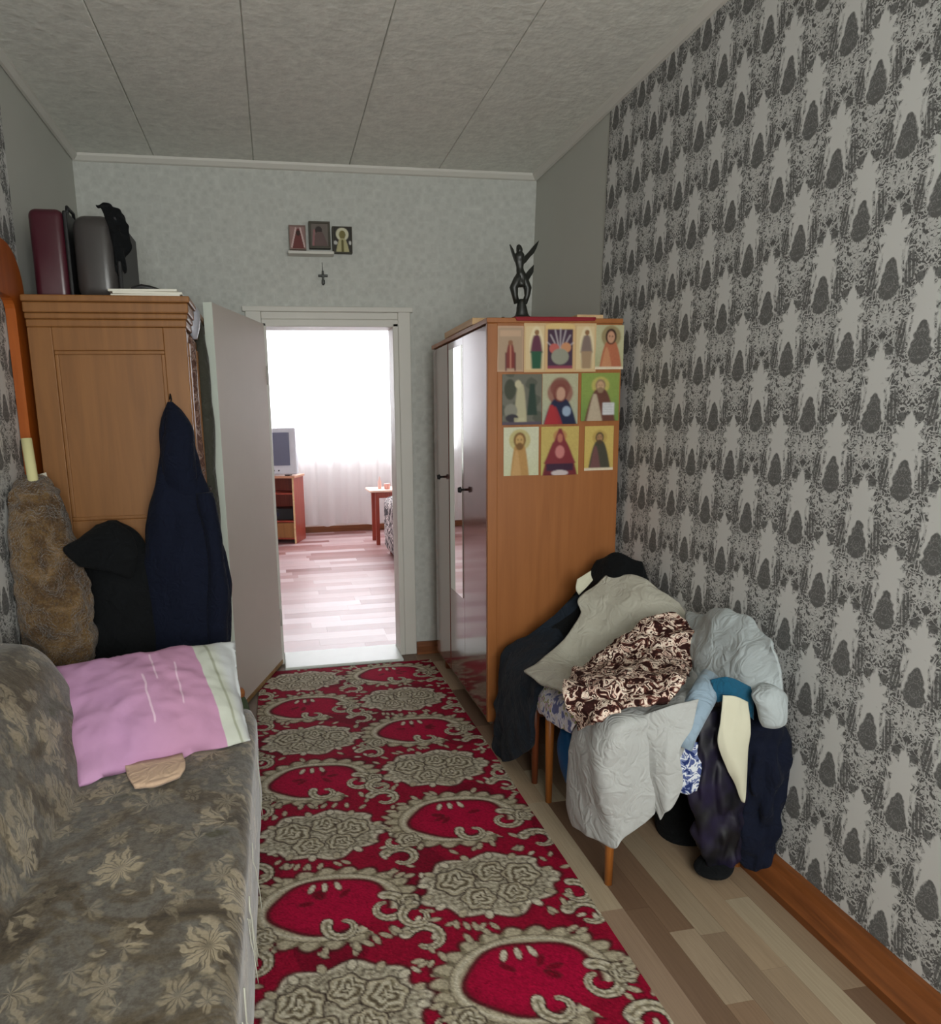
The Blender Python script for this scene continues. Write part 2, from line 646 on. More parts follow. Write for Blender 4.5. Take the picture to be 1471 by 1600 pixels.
# far wall with the doorway, back wall with the window
DX0, DX1, DZ = -0.045, 0.712, 1.985
bm = bmesh.new()
add_box(bm, XL - .15, DX0, YF, YF + .14, 0, ZC)
add_box(bm, DX1, 1.72, YF, YF + .14, 0, ZC)
add_box(bm, DX0, DX1, YF, YF + .14, DZ, ZC)
tag(from_bm('wall_far', bm, M['embossed']), kind='structure')
bm = bmesh.new()
WX0, WX1, WZ0, WZ1 = -0.35, 1.25, 0.85, 2.4
add_box(bm, XL - .15, WX0, YB - .2, YB, 0, ZC)
add_box(bm, WX1, 1.72, YB - .2, YB, 0, ZC)
add_box(bm, WX0, WX1, YB - .2, YB, 0, WZ0)
add_box(bm, WX0, WX1, YB - .2, YB, WZ1, ZC)
tag(from_bm('wall_back', bm, M['grey_wall']), kind='structure')


def window(name, x0, x1, y, z0, z1, n, d=0.05):
    w = thing(name, ((x0 + x1) / 2, y, z0), None, None)
    tag(w, kind='structure')
    bm = bmesh.new()
    f = 0.05
    add_box(bm, x0, x1, y - d / 2, y + d / 2, z0, z0 + f)
    add_box(bm, x0, x1, y - d / 2, y + d / 2, z1 - f, z1)
    for i in range(n + 1):
        x = x0 + (x1 - x0) * i / n
        xa = min(max(x - f / 2, x0), x1 - f)
        add_box(bm, xa, xa + f, y - d / 2, y + d / 2, z0 + f, z1 - f)
    from_bm('window_frame', bm, M['white'], w)
    for i in range(n):
        xa, xb = x0 + (x1 - x0) * i / n + f / 2, x0 + (x1 - x0) * (i + 1) / n - f / 2
        box('pane', xa, xb, y - .003, y + .003, z0 + f, z1 - f, M['glass'], w)
    return w


window('window_1', WX0, WX1, YB - .1, WZ0, WZ1, 2)

# ceiling with long boards
cl = box('ceiling', XL - .15, 1.72, YB, YF + .14, ZC + .012, ZC + .15, M['ceiling'])
tag(cl, kind='structure')
seams = [XL, -0.545, -0.038, 0.474, 0.975, 1.56]
for i in range(5):
    box('panel', seams[i] + .0015, seams[i + 1] - .0015, YB, YF, ZC, ZC + .014, M['ceiling'], cl, bev=.003, seg=1)

# floors
fl = box('floor', XL - .15, 1.72, YB, YF + .02, -0.12, -0.006, plain('screed', c(120, 100, 80)))
tag(fl, kind='structure')
PL = {}


def plank(parent, x0, x1, y0, y1, mat, key):
    if key not in PL:
        bm = bmesh.new()
        add_box(bm, -.5, .5, -.5, .5, -1, 0)
        bmesh.ops.recalc_face_normals(bm, faces=bm.faces)
        me = bpy.data.meshes.new('plank')
        bm.to_mesh(me)
        bm.free()
        me.materials.append(mat)
        PL[key] = me
    o = bpy.data.objects.new('plank', PL[key])
    COL.objects.link(o)
    g = 0.0006
    o.location = ((x0 + x1) / 2, (y0 + y1) / 2, random.uniform(-0.0006, 0))
    o.scale = (x1 - x0 - g, y1 - y0 - g, 0.006)
    o.parent = parent
    return o


x = 0.70
k = 0
while x < 1.455:
    w = 0.078
    y = 0.55 + (k * 0.37) % 0.5 - .3
    while y < YF:
        L = random.choice([0.26, 0.36, 0.48, 0.62])
        if y + L > 0.5:
            plank(fl, x, min(x + w, 1.475), y, min(y + L, YF), M['plank'], 'near')
        y += L
    x += w
    k += 1
box('floor_covering', XL, 0.70, YB, YF, -0.006, 0, plain('grey linoleum', c(126, 112, 100), .5, .1), fl)
box('floor_covering', 0.70, 1.462, YB, 0.5, -0.006, 0, plain('brown linoleum', c(130, 108, 88), .5, .1), fl)

# trims
def quarter(name, pts2, y0, y1, mat):
    v, f = prism(pts2, lambda a, b: (a, y0, b), lambda a, b: (a, y1, b))
    return tag(mk(name, v, f, mat), kind='structure')


xb = xr(0)
quarter('baseboard_right', [(xb, 0), (xb - .07, 0), (xb - .07, .024), (xb - .052, .038), (xb - .032, .058), (xb - .022, .078), (xb + .001, .08)], YB, YF, M['baseboard'])
o = mk('baseboard_far', *prism([(YF, 0), (YF - .035, 0), (YF - .035, .05), (YF - .02, .075), (YF, .075)], lambda a, b: (DX1 + .085, a, b), lambda a, b: (xb - .071, a, b)), M['baseboard_far'])
tag(o, kind='structure')
quarter('trim_1', [(xr(ZC), ZC), (xr(ZC) - .034, ZC), (xr(ZC) - .03, ZC - .012), (xr(ZC) - .012, ZC - .03), (xr(ZC), ZC - .034)], YB, YF, M['white'])
quarter('trim_2', [(XL, ZC), (XL, ZC - .03), (XL + .012, ZC - .028), (XL + .028, ZC - .012), (XL + .03, ZC)], YB, YF, M['white'])
o = mk('trim_3', *prism([(YF, ZC), (YF - .03, ZC), (YF - .028, ZC - .012), (YF - .012, ZC - .03), (YF, ZC - .034)], lambda a, b: (XL, a, b), lambda a, b: (xr(ZC), a, b)), M['white'])
tag(o, kind='structure')

# door frame (casing) and the open leaf
df = thing('door_2', (0.33, YF, 0), None, None)
tag(df, kind='structure')
box('jamb', DX0, DX0 + .025, YF - .02, YF + .15, 0, DZ - .0, M['white'], df, .004)
box('jamb', DX1 - .02, DX1 + .012, YF - .02, YF + .15, 0, DZ, M['white'], df, .004)
box('lintel', DX0, DX1 + .012, YF - .02, YF + .15, DZ - .02, DZ + .02, M['white'], df, .004)
box('casing', DX1 + .012, DX1 + .085, YF - .018, YF, 0, DZ + .085, M['white'], df, .005)
box('casing', DX0 - .085, DX0, YF - .018, YF, 0, DZ + .085, M['white'], df, .005)
box('casing', DX0, DX1 + .012, YF - .018, YF, DZ + .02, DZ + .06, M['white'], df, .005)
box('casing_cap', DX0 - .1, DX1 + .1, YF - .026, YF, DZ + .06, DZ + .088, M['white'], df, .004)
box('threshold', DX0 + .025, DX1 - .02, YF - .14, YF + .17, 0.0, 0.018, plain('pale threshold sheet', c(206, 214, 208), .4, .06), df, .006)

hinge = Vector((-0.032, 4.165, 0))
near = Vector((-0.25, 3.47, 0))
dv = (near - hinge).normalized()
nv = Vector((dv.y, -dv.x, 0))                       # towards -x side
if nv.x > 0: nv = -nv
lw = (near - hinge).length
dl = thing('door_1', hinge, None, None)
tag(dl, kind='structure')


def leafbox(name, a0, a1, t0, t1, z0, z1, mat, bev=.003):
    bm = bmesh.new()
    add_box(bm, a0, a1, t0, t1, z0, z1, bev)
    for v in bm.verts:
        v.co = hinge + dv * v.co.x + nv * v.co.y + Vector((0, 0, v.co.z))
    return from_bm(name, bm, mat, dl)


leafbox('door_panel', 0.0, lw, 0.0, 0.042, 0.02, 1.975, M['leaf'])
leafbox('edge_strip', lw, lw + .004, 0.0, 0.042, 0.02, 1.975, plain('pale door edge', c(206, 214, 204), .5, .05), .001)
leafbox('bottom_strip', 0.0, lw, -0.003, 0.0, 0.02, 0.045, wood('worn bottom of door', c(120, 90, 50), c(160, 128, 80), .5, 0), .001)
for zz in (0.3, 1.7):
    v, f = tube_data([hinge + Vector((0, 0.012, zz - .05)), hinge + Vector((0, .012, zz + .05))], .009, 10)
    mk('hinge', v, f, plain('painted hinge', c(180, 176, 168), .5), dl, True)

# ------------------------------------------------------------------ the next room
Y2 = 9.6
X2a, X2b, Z2 = -1.6, 2.9, 2.81
tag(box('wall_beyond_left', X2a - .1, X2a, YF + .14, Y2, 0, Z2, M['far_wall']), kind='structure')
tag(box('wall_beyond_right', X2b, X2b + .1, YF + .14, Y2, 0, Z2, M['far_wall']), kind='structure')
bm = bmesh.new()
FX0, FX1, FZ0, FZ1 = -0.75, 2.5, 1.10, 2.62
add_box(bm, X2a, FX0, Y2, Y2 + .2, 0, Z2)
add_box(bm, FX1, X2b, Y2, Y2 + .2, 0, Z2)
add_box(bm, FX0, FX1, Y2, Y2 + .2, 0, FZ0)
add_box(bm, FX0, FX1, Y2, Y2 + .2, FZ1, Z2)
tag(from_bm('wall_beyond_far', bm, M['far_wall']), kind='structure')
tag(box('ceiling_beyond', X2a - .1, X2b + .1, YF + .14, Y2 + .2, Z2, Z2 + .1, M['far_wall']), kind='structure')
f2 = box('floor_beyond', X2a - .1, X2b + .1, YF + .02, Y2 + .2, -.12, -.006, plain('screed beyond', c(170, 130, 110)))
tag(f2, kind='structure')
y = YF + .16
r = 0
while y < Y2 - .01:
    x = -0.75 - random.uniform(0, .6)
    while x < 2.0:
        L = random.choice([0.45, 0.7, 0.9, 1.1])
        plank(f2, x, x + L, y, min(y + .145, Y2), M['plank_far'], 'far')
        x += L
    y += .145
window('window_2', FX0, FX1, Y2 + .1, FZ0, FZ1, 3)
tag(box('trim_4', FX0 - .05, FX1 + .05, Y2 - .06, Y2 + .06, FZ0 - .04, FZ0, M['white'], bev=.008), kind='structure')
tag(box('baseboard_beyond', X2a, X2b, Y2 - .03, Y2, 0, .08, M['baseboard_far'], bev=.006), kind='structure')

# ------------------------------------------------------------------ painted prints (flat colour on real sheets)
class Canvas:
    def __init__(s, w, h, bgc):
        s.w, s.h = w, h
        s.a = np.zeros((h, w, 3))
        s.a[:] = bgc
        s.X, s.Y = np.meshgrid((np.arange(w) + .5) / w, (np.arange(h) + .5) / h)

    def put(s, mask, col, alpha=1.0):
        m = np.clip(mask, 0, 1)[..., None] * alpha
        s.a = s.a * (1 - m) + np.array(col) * m

    def ell(s, cx, cy, rx, ry, col, alpha=1.0, soft=.12):
        d = np.sqrt(((s.X - cx) / rx) ** 2 + ((s.Y - cy) / ry) ** 2)
        s.put((1 - d) / soft + .5, col, alpha)

    def rect(s, x0, y0, x1, y1, col, alpha=1.0):
        m = (s.X >= x0) & (s.X <= x1) & (s.Y >= y0) & (s.Y <= y1)
        s.put(m.astype(float), col, alpha)

    def tri(s, x, y0, y1, w0, w1, col, alpha=1.0, px=1.0):
        t = np.clip((s.Y - y0) / (y1 - y0), 0, 1)
        wd_ = w0 + (w1 - w0) * t ** px
        m = ((wd_ - np.abs(s.X - x)) / .03 + .5) * ((s.Y >= y0) & (s.Y <= y1))
        s.put(m, col, alpha)

    def line(s, x0, y0, x1, y1, w, col, alpha=1.0):
        dx, dy = x1 - x0, y1 - y0
        t = np.clip(((s.X - x0) * dx + (s.Y - y0) * dy) / (dx * dx + dy * dy), 0, 1)
        d = np.sqrt((s.X - x0 - t * dx) ** 2 + (s.Y - y0 - t * dy) ** 2)
        s.put((w - d) / .02 + .5, col, alpha)


def grid_print(name, cv, fn, mat, parent=None, loc=None, back=None, full_back=True):
    """a sheet whose vertices carry the printed colours; fn(u, v) gives its points (v downwards)"""
    h, w = cv.h, cv.w
    vs = [fn((i + .0) / (w - 1), j / (h - 1)) for j in range(h) for i in range(w)]
    fs = [(j * w + i, (j + 1) * w + i, (j + 1) * w + i + 1, j * w + i + 1) for j in range(h - 1) for i in range(w - 1)]
    cols = cv.a.reshape(-1, 3)
    if back is not None:                            # thickness: rim and back of the sheet
        n = len(vs)
        bk = Vector(back)
        ring = [i for i in range(w)] + [j * w + w - 1 for j in range(1, h)] + [(h - 1) * w + i for i in range(w - 2, -1, -1)] + [j * w for j in range(h - 2, 0, -1)]
        if full_back:
            vs += [Vector(q) + bk for q in vs]
            fs += [tuple(n + i for i in reversed(f_)) for f_ in fs]
            pos = ring
            cols = np.vstack([cols, cols])
        else:
            vs += [Vector(vs[i]) + bk for i in ring]
            pos = list(range(len(ring)))
            cols = np.vstack([cols, cols[ring]])
        for k in range(len(ring)):
            k2 = (k + 1) % len(ring)
            fs.append((ring[k], ring[k2], n + pos[k2], n + pos[k]))
    o = mk(name, vs, fs, mat, parent, False, loc)
    at = o.data.color_attributes.new('print', 'FLOAT_COLOR', 'POINT')
    rgba = np.ones((len(vs), 4), dtype=np.float32)
    rgba[:, :3] = cols
    at.data.foreach_set('color', rgba.ravel())
    return o


M['print'] = attr_mat('printed paper', 0.55)
M['rug'] = attr_mat('woven rug pile', 0.95, 0.5, 260.0, 0.1)

# ------------------------------------------------------------------ rug
RX0, RX1, RY0, RY1 = -0.165, 0.853, 0.45, 4.05
nx, ny = 206, 760
cv = Canvas(nx, ny, c(146, 14, 46))
PX = RX0 + cv.X * (RX1 - RX0)
PY = RY1 - cv.Y * (RY1 - RY0)
rng = np.random.RandomState(3)
RED, MAR, CRM, OLV, PALE, DRK = c(168, 12, 56), c(84, 8, 26), c(182, 172, 148), c(116, 106, 84), c(206, 198, 178), c(52, 34, 30)


def smooth_noise(seed, fx, fy):
    r_ = np.random.RandomState(seed)
    t = np.zeros_like(PX)
    for k in range(14):
        a, ph = r_.uniform(0, 6.28, 2)
        t += np.sin((PX * math.cos(a) * fx + PY * math.sin(a) * fy) + ph)
    return t / 14 ** .5


cv.put((smooth_noise(1, 14, 14) > 0.7).astype(float), MAR, .45)


def sub(cx, cy, rad):
    i0, i1 = max(0, int((cx - rad - RX0) / (RX1 - RX0) * nx)), min(nx, int((cx + rad - RX0) / (RX1 - RX0) * nx) + 1)
    j0, j1 = max(0, int((RY1 - cy - rad) / (RY1 - RY0) * ny)), min(ny, int((RY1 - cy + rad) / (RY1 - RY0) * ny) + 1)
    return slice(j0, j1), slice(i0, i1)


def stamp(sl, mask, col, alpha=1.0):
    m = np.clip(mask, 0, 1)[..., None] * alpha
    cv.a[sl] = cv.a[sl] * (1 - m) + np.array(col) * m


def rose(cx, cy, r, ph):
    sl = sub(cx, cy, r * 1.4)
    x, y = PX[sl] - cx, PY[sl] - cy
    if x.size == 0: return
    d = np.hypot(x, y) / r
    a = np.arctan2(y, x)
    rim = 1 + .09 * np.cos(6 * a + ph)
    dd = d / rim
    stamp(sl, (1.12 - dd) / .06, DRK, .85)
    stamp(sl, (1.0 - dd) / .06, CRM)
    stamp(sl, (0.86 - dd) / .06, OLV, .8)
    sw = np.sin(14 * dd + 1.0 * a + ph + 1.5 * np.sin(4 * a + ph) + 3 * dd * np.sin(3 * a))
    stamp(sl, (sw + .1) / .4 * (dd < .84), PALE, .85)
    stamp(sl, (-sw - .75) / .2 * (dd < .84), DRK, .75)


def leafdot(cx, cy, r, ang, asp=2.2, col=CRM):
    sl = sub(cx, cy, r * asp * 1.2)
    x, y = PX[sl] - cx, PY[sl] - cy
    if x.size == 0: return
    u, v = (x * math.cos(ang) + y * math.sin(ang)) / (r * asp), (-x * math.sin(ang) + y * math.cos(ang)) / r
    d = np.sqrt(u * u + v * v)
    stamp(sl, (1.35 - d) / .2, DRK, .55)
    stamp(sl, (1.0 - d) / .25, col)


def curl(cx, cy, r, a0, a1, w, grow=.55, col=CRM):
    """a scroll: a spiral of ruffled cream with a dark lining"""
    n = 60
    for pas in (0, 1, 2):
        for k in range(n):
            t = k / (n - 1)
            a = a0 + (a1 - a0) * t
            rr = r * (1 - grow * t)
            ww = w * (1 - .55 * t)
            x, y = cx + rr * math.cos(a), cy + rr * math.sin(a)
            if pas == 0: leafdot2(x, y, ww * 1.35, DRK, .5)
            elif pas == 1: leafdot2(x, y, ww, col if (k // 3) % 2 else PALE, 1)
            else: leafdot2(x, y, ww * .28, OLV, .7)


def leafdot2(cx, cy, r, col, alpha):
    sl = sub(cx, cy, r * 1.3)
    x, y = PX[sl] - cx, PY[sl] - cy
    if x.size == 0: return
    stamp(sl, (1.1 - np.hypot(x, y) / r) / .2, col, alpha)


def wreath(cx, cy, fl):
    a, b, w = .205, .14, .048
    sl = sub(cx, cy, .3)
    x, y = (PX[sl] - cx) * fl, PY[sl] - cy
    ang = np.arctan2(y / b, x / a)
    d = np.sqrt((x / a) ** 2 + (y / b) ** 2)
    ruff = .13 * np.abs(np.sin(8 * ang)) + .05 * np.sin(3 * ang)
    ring = np.abs(d - 1) - (.125 + (.05 + .15 * np.abs(np.sin(11 * ang))) * (d > 1) + .03 * np.sin(5 * ang + 1) * (d < 1))
    gap = np.abs(np.angle(np.exp(1j * (ang + .75)))) < .33          # open towards the lower right
    ring = np.where(gap, 1.0, ring)
    stamp(sl, (1 - d) / .3 * .8, RED)
    stamp(sl, (.07 - ring) / .04, DRK, .7)
    stamp(sl, (-ring) / .05, CRM)
    st = np.sin(22 * ang + 7 * d)
    stamp(sl, (st - .35) / .3 * (ring < -.02) * (d > 1.06), OLV, .8)
    stamp(sl, (.025 - np.abs(d - 1.06)) / .02 * (~gap), DRK, .6)
    stamp(sl, (.04 - np.abs(d - .97)) / .03 * (~gap), PALE, .9)
    curl(cx + fl * .165, cy - .05, .06, 1.6, 1.6 - fl * 6.0, .017)
    curl(cx + fl * .03, cy - .10, .05, 2.6, 2.6 + fl * 5.0, .015)
    rose(cx - fl * .20, cy - .10, .042, .5)
    rose(cx + fl * .235, cy - .035, .036, 1.5)
    for k in range(16):
        an = rng.uniform(0, 6.28)
        leafdot(cx + math.cos(an) * .265, cy + math.sin(an) * .19, .010, an + rng.uniform(-.6, .6), 2.2, CRM)
    for k in range(5):
        an = rng.uniform(0, 6.28)
        leafdot(cx + math.cos(an) * .07, cy + .02 + math.sin(an) * .035, .008, an, 2.5, c(120, 10, 34))
    for k in range(3):
        leafdot(cx - .05 + k * .04, cy + .085, .010, 1.2 + k * .3, 2.4, PALE)


def cluster(cx, cy, fl):
    sl = sub(cx, cy, .30)
    x, y = PX[sl] - cx, PY[sl] - cy
    ang = np.arctan2(y / .14, x / .21)
    d = np.sqrt((x / .215) ** 2 + (y / .15) ** 2) / (1 + .07 * np.cos(9 * ang) + .04 * np.cos(5 * ang + 1))
    stamp(sl, (1.06 - d) / .05, DRK, .7)
    stamp(sl, (1.0 - d) / .05, PALE)
    stamp(sl, (.93 - d) / .05, OLV, .55)
    n_ = np.sin(x * 150 + 3 * np.sin(y * 90)) * np.sin(y * 170 + 2.5 * np.sin(x * 80))
    stamp(sl, (n_ - .25) / .2 * (d < .93), PALE, .7)
    stamp(sl, (-n_ - .55) / .2 * (d < .93), DRK, .6)
    for (dx, dy, r) in ((-.10, .025, .066), (.02, .055, .056), (.11, .02, .062), (-.05, -.065, .054), (.06, -.06, .050)):
        rose(cx + fl * dx, cy + dy, r * .92, rng.uniform(0, 6))
    for q in range(16):
        an = 2 * math.pi * q / 16 + .2
        leafdot(cx + math.cos(an) * .205, cy + math.sin(an) * .142, .013, an, 1.5, PALE if q % 2 else CRM)
    for s in (-1, 1):
        curl(cx + s * .245, cy - .10, .05, 1.6, 1.6 - s * 5.5, .015)
    for k in range(22):
        an = rng.uniform(0, 6.28)
        leafdot(cx + math.cos(an) * .265, cy + math.sin(an) * .19, .009, an + rng.uniform(-.8, .8), 2.2, CRM)


for k in range(-2, 8):
    y = 1.525 + k * .3875
    for col_, cx in ((0, .085), (1, .575)):
        (cluster if (k + col_) % 2 == 0 else wreath)(cx, y, 1)
    for cx in (-.135, .335, .815):
        yy = y + .19
        curl(cx, yy, .06, 2.6, -2.2, .018)
        for q in range(7):
            leafdot(cx + rng.uniform(-.07, .07), yy + rng.uniform(-.11, .11), .008, rng.uniform(0, 3), 2.0, CRM if q % 3 else PALE)
cv.a *= (1 + .16 * rng.standard_normal((ny, nx, 1)))
cv.a = np.clip(cv.a, .003, 1)


def rugpt(u, v):
    x, y = RX0 + u * (RX1 - RX0), RY1 - v * (RY1 - RY0)
    z = .011 + .0025 * math.sin(y * 7 + 1.3 * math.sin(x * 3)) * (1 if abs(y - 3) < 1.2 else .4)
    return Vector((x, y, z))


rug = grid_print('rug', cv, rugpt, M['rug'], back=(0, 0, -.0085), loc=(.35, 2.25, 0), full_back=False)
tag(rug, 'long red runner rug with cream roses and scrolls leading to the doorway', 'rug')

# ------------------------------------------------------------------ fabrics
def sofa_mat():
    m, p = newmat('sofa fabric', 0.95, 0.12)
    o = coord()
    big = nz(o, 4.2, 4.0, 0.6, 0.9)
    base = ramp(big.outputs['Fac'], [(.36, c(74, 62, 44)), (.44, c(104, 92, 72)), (.52, c(122, 116, 106)), (.6, c(116, 112, 104)), (.68, c(84, 82, 58))])
    fine = nz(o, 170.0, 2.0)
    jit = nz(o, 26.0, 2.0)

    def flowers(scale, R_, npet, rot, seed):
        mp = V.nt.nodes.new('ShaderNodeMapping')
        mp.inputs['Scale'].default_value = (1.15, 0.8, 1.0)
        mp.inputs['Rotation'].default_value = (0, 0, rot)
        mp.inputs['Location'].default_value = (seed, seed * .7, 0)
        V.nt.links.new(o, mp.inputs[0])
        vo = V.nt.nodes.new('ShaderNodeTexVoronoi')
        vo.inputs['Scale'].default_value = scale
        V.nt.links.new(mp.outputs[0], vo.inputs['Vector'])
        df = V.nt.nodes.new('ShaderNodeVectorMath')
        df.operation = 'SUBTRACT'
        V.nt.links.new(mp.outputs[0], df.inputs[0])
        V.nt.links.new(vo.outputs['Position'], df.inputs[1])
        ln = V.nt.nodes.new('ShaderNodeSeparateXYZ')
        V.nt.links.new(df.outputs[0], ln.inputs[0])
        lx, ly, lz = V(ln.outputs[0]), V(ln.outputs[1]), V(ln.outputs[2])
        rc = V.nt.nodes.new('ShaderNodeSeparateColor')
        V.nt.links.new(vo.outputs['Color'], rc.inputs[0])
        rnd = V(rc.outputs[0])
        jv = V(jit.outputs['Fac']) - 0.5
        r = vsqrt(lx ** 2.0 + ly ** 2.0 + lz ** 2.0) + jv * 0.035
        th = vatan(ly, lx + lz) + rnd * 6.0 + jv * 1.2
        pet = vabs(vcos(th * npet))
        edge = R_ * (0.55 + pet * 0.5) if False else (pet * 0.5 + 0.55) * R_
        body = lt(r, edge, R_ * .22)
        stroke = lt(0.42, vabs(vsin(th * (npet * 2.0) + r * 30.0)), 0.35)
        heart = lt(r, R_ * .28, R_ * .2) * 0.5
        return body * (stroke * 0.8 + 0.2) * (1.0 - heart) * (rnd * 0.6 + 0.4)

    f1 = flowers(5.6, 0.060, 4.0, .5, 0.0)
    f2 = flowers(11.0, 0.026, 2.0, .2, 3.3)
    f3 = flowers(7.0, 0.040, 3.0, .8, 6.1)
    fl = vmin(vmax(vmax(f1, f3 * 0.6), f2 * 0.7), 1.0)
    lv = nz(o, 19.0, 2.0, 0.5, 0.8)
    lf = lt(0.61, V(lv.outputs['Fac']), 0.04) * 0.4
    b2 = mixc(lf, base, c(156, 142, 116))
    mot = nz(o, 55.0, 3.0, .65)
    b2 = mixc(lt(0.52, V(mot.outputs['Fac']), .2) * .45, b2, c(64, 54, 40))
    b3 = mixc(fl * 0.72, b2, c(204, 188, 158))
    mul = V.nt.nodes.new('ShaderNodeMix')
    mul.data_type = 'RGBA'
    mul.blend_type = 'MULTIPLY'
    mul.inputs[0].default_value = 0.45
    V.nt.links.new(b3, mul.inputs[6])
    V.nt.links.new(fine.outputs['Fac'], mul.inputs[7])
    V.nt.links.new(mul.outputs[2], p.inputs['Base Color'])
    bump(p, V(fine.outputs['Fac']) * 0.5 + fl * 0.5, 0.4, 0.004)
    p.inputs['Sheen Weight'].default_value = 0.35
    p.inputs['Sheen Roughness'].default_value = 0.4
    return m


def cloth_mat(name, col, var=.12, weave=400, sheen=.15, rough=.92):
    m, p = newmat(name, rough, 0.15)
    o = coord()
    n = nz(o, 9.0, 3.0)
    f = nz(o, weave, 2.0)
    k = V(n.outputs['Fac']) * .7 + V(f.outputs['Fac']) * .3
    setc(p, mixc(k, tuple(v * (1 - var) for v in col), tuple(v * (1 + var) for v in col)))
    wr_ = nz(o, 15.0, 2.0, .5, 1.1)
    bump(p, V(f.outputs['Fac']) * .05 + vabs(V(wr_.outputs['Fac']) - .5) * 1.6, .55, .02)
    p.inputs['Sheen Weight'].default_value = sheen
    return m


def speckle_mat(name, stops, scale, dist=1.0, interp='CONSTANT'):
    m, p = newmat(name, .9, .15)
    n = nz(coord(), scale, 2.0, .5, dist)
    setc(p, ramp(n.outputs['Fac'], stops, interp))
    bump(p, n.outputs['Fac'], .25, .004)
    return m


M['sofa'] = sofa_mat()
M['navy'] = cloth_mat('navy cloth', c(17, 22, 38), .2, sheen=.02)
M['blackcloth'] = cloth_mat('black cloth', c(16, 18, 20), .2, sheen=.02)
M['jean'] = cloth_mat('dark blue-grey cloth', c(30, 37, 46), .2, sheen=.03)
M['shirt'] = cloth_mat('beige-grey shirt cloth', c(176, 173, 160), .06)
M['greyskirt'] = cloth_mat('light grey cloth', c(176, 178, 176), .05)
M['sweater'] = cloth_mat('pale grey-blue knit', c(170, 178, 180), .06, 260)
M['blue'] = cloth_mat('faded blue cloth', c(142, 162, 178), .1)
M['teal'] = cloth_mat('teal cloth', c(28, 84, 112), .12)
M['brightblue'] = plain('blue plastic bag', c(30, 98, 160), .35, .15, 14)
M['leopard'] = speckle_mat('brown and cream blouse print', [(0, c(48, 24, 22)), (.44, c(100, 62, 54)), (.49, c(214, 190, 174)), (.54, c(236, 222, 206)), (.585, c(66, 38, 34)), (.66, c(196, 164, 150))], 30.0, 1.4)
M['floral'] = speckle_mat('pastel floral print', [(0, c(110, 116, 160)), (.40, c(206, 206, 216)), (.5, c(226, 220, 222)), (.55, c(150, 160, 104)), (.60, c(196, 170, 196)), (.68, c(208, 190, 150))], 26.0, .6)
M['bluefloral'] = speckle_mat('blue and white floral print', [(0, c(40, 54, 104)), (.42, c(112, 124, 164)), (.5, c(218, 222, 228)), (.58, c(80, 92, 140))], 38.0, .8)
m, p = newmat('shiny dark lining', .55, .4)
n = nz(coord(), 12.0, 3.0)
setc(p, ramp(n.outputs['Fac'], [(.4, c(12, 12, 18)), (.66, c(30, 24, 52))]))  # purple sheen put into the colour as soft noise patches
M['lining'] = m
m, p = newmat('brown fur', .98, .05)
o_ = coord()
n = nz(o_, 9.0, 4.0, .65, .8)
n2 = nz(o_, 120.0, 2.0, .6, .4)
setc(p, ramp(V(n.outputs['Fac']) * .75 + V(n2.outputs['Fac']) * .25, [(.34, c(46, 34, 20)), (.48, c(88, 64, 36)), (.56, c(112, 86, 50)), (.68, c(140, 112, 80))]))
bump(p, n2.outputs['Fac'], .9, .02)
p.inputs['Sheen Weight'].default_value = .4
M['fur'] = m

# ------------------------------------------------------------------ sofa along the left wall
sofa = thing('sofa', (-.5, 1.3, 0), 'long brown and olive floral upholstered sofa along the left wall', 'sofa')


def soft_block(name, fn, nu, nv, nw, mat, parent, puff=0.0, seed=0, amp=.006, freq=8):
    """rounded upholstered block; fn maps the unit cube to the world"""
    bm = bmesh.new()
    bmesh.ops.create_cube(bm, size=2.0)
    bmesh.ops.subdivide_edges(bm, edges=bm.edges[:], cuts=nu, use_grid_fill=True)
    for v in bm.verts:
        q = v.co.copy()
        p_ = fn(q)
        w = noise.noise(Vector((p_.x, p_.y, p_.z)) * freq + Vector((seed, seed, 0)))
        v.co = p_ + Vector((w, w * .3, w)) * amp
    return from_bm(name, bm, mat, parent, True)


def rounded(q, hx, hy, hz, r):
    """superellipsoid-like rounding of a block of half sizes"""
    p_ = Vector((q.x * hx, q.y * hy, q.z * hz))
    k = Vector((max(-hx + r, min(hx - r, p_.x)), max(-hy + r, min(hy - r, p_.y)), max(-hz + r, min(hz - r, p_.z))))
    d = p_ - k
    if d.length > r: d = d.normalized() * r
    elif d.length > 1e-6:
        m_ = max(abs(d.x), abs(d.y), abs(d.z))
        d = d.normalized() * m_
    return k + d


def seat_fn(q):
    p_ = rounded(q, .40, 1.62, .19, .045)
    z = p_.z + .245
    x, y = p_.x - .52, p_.y + .88
    if q.z > .5:
        z += .012 * (1 - q.x * q.x) + .008 * noise.noise(Vector((x * 4, y * 3, 0)))
    return Vector((x, y, z))


soft_block('seat', seat_fn, 40, 0, 0, M['sofa'], sofa, seed=2, amp=.004)


def back_fn(q):
    p_ = rounded(q, .10, 1.50, .30, .085)
    s = p_.z / .30
    x = -.735 + p_.x - s * .105 + .02 * (1 - s * s) * (1 if q.x > 0 else 0)
    y = p_.y + .83 + s * .02
    z = .535 + p_.z * .84 - p_.x * .2
    return Vector((x, y, z))


soft_block('backrest', back_fn, 36, 0, 0, M['sofa'], sofa, seed=5, amp=.006)
for lx in (-.84, -.2):
    for ly in (2.3, -.5):
        tube('leg', [(lx, ly, .07), (lx, ly, 0.0)], [.022, .016], M['chairleg_red'], sofa, 10)
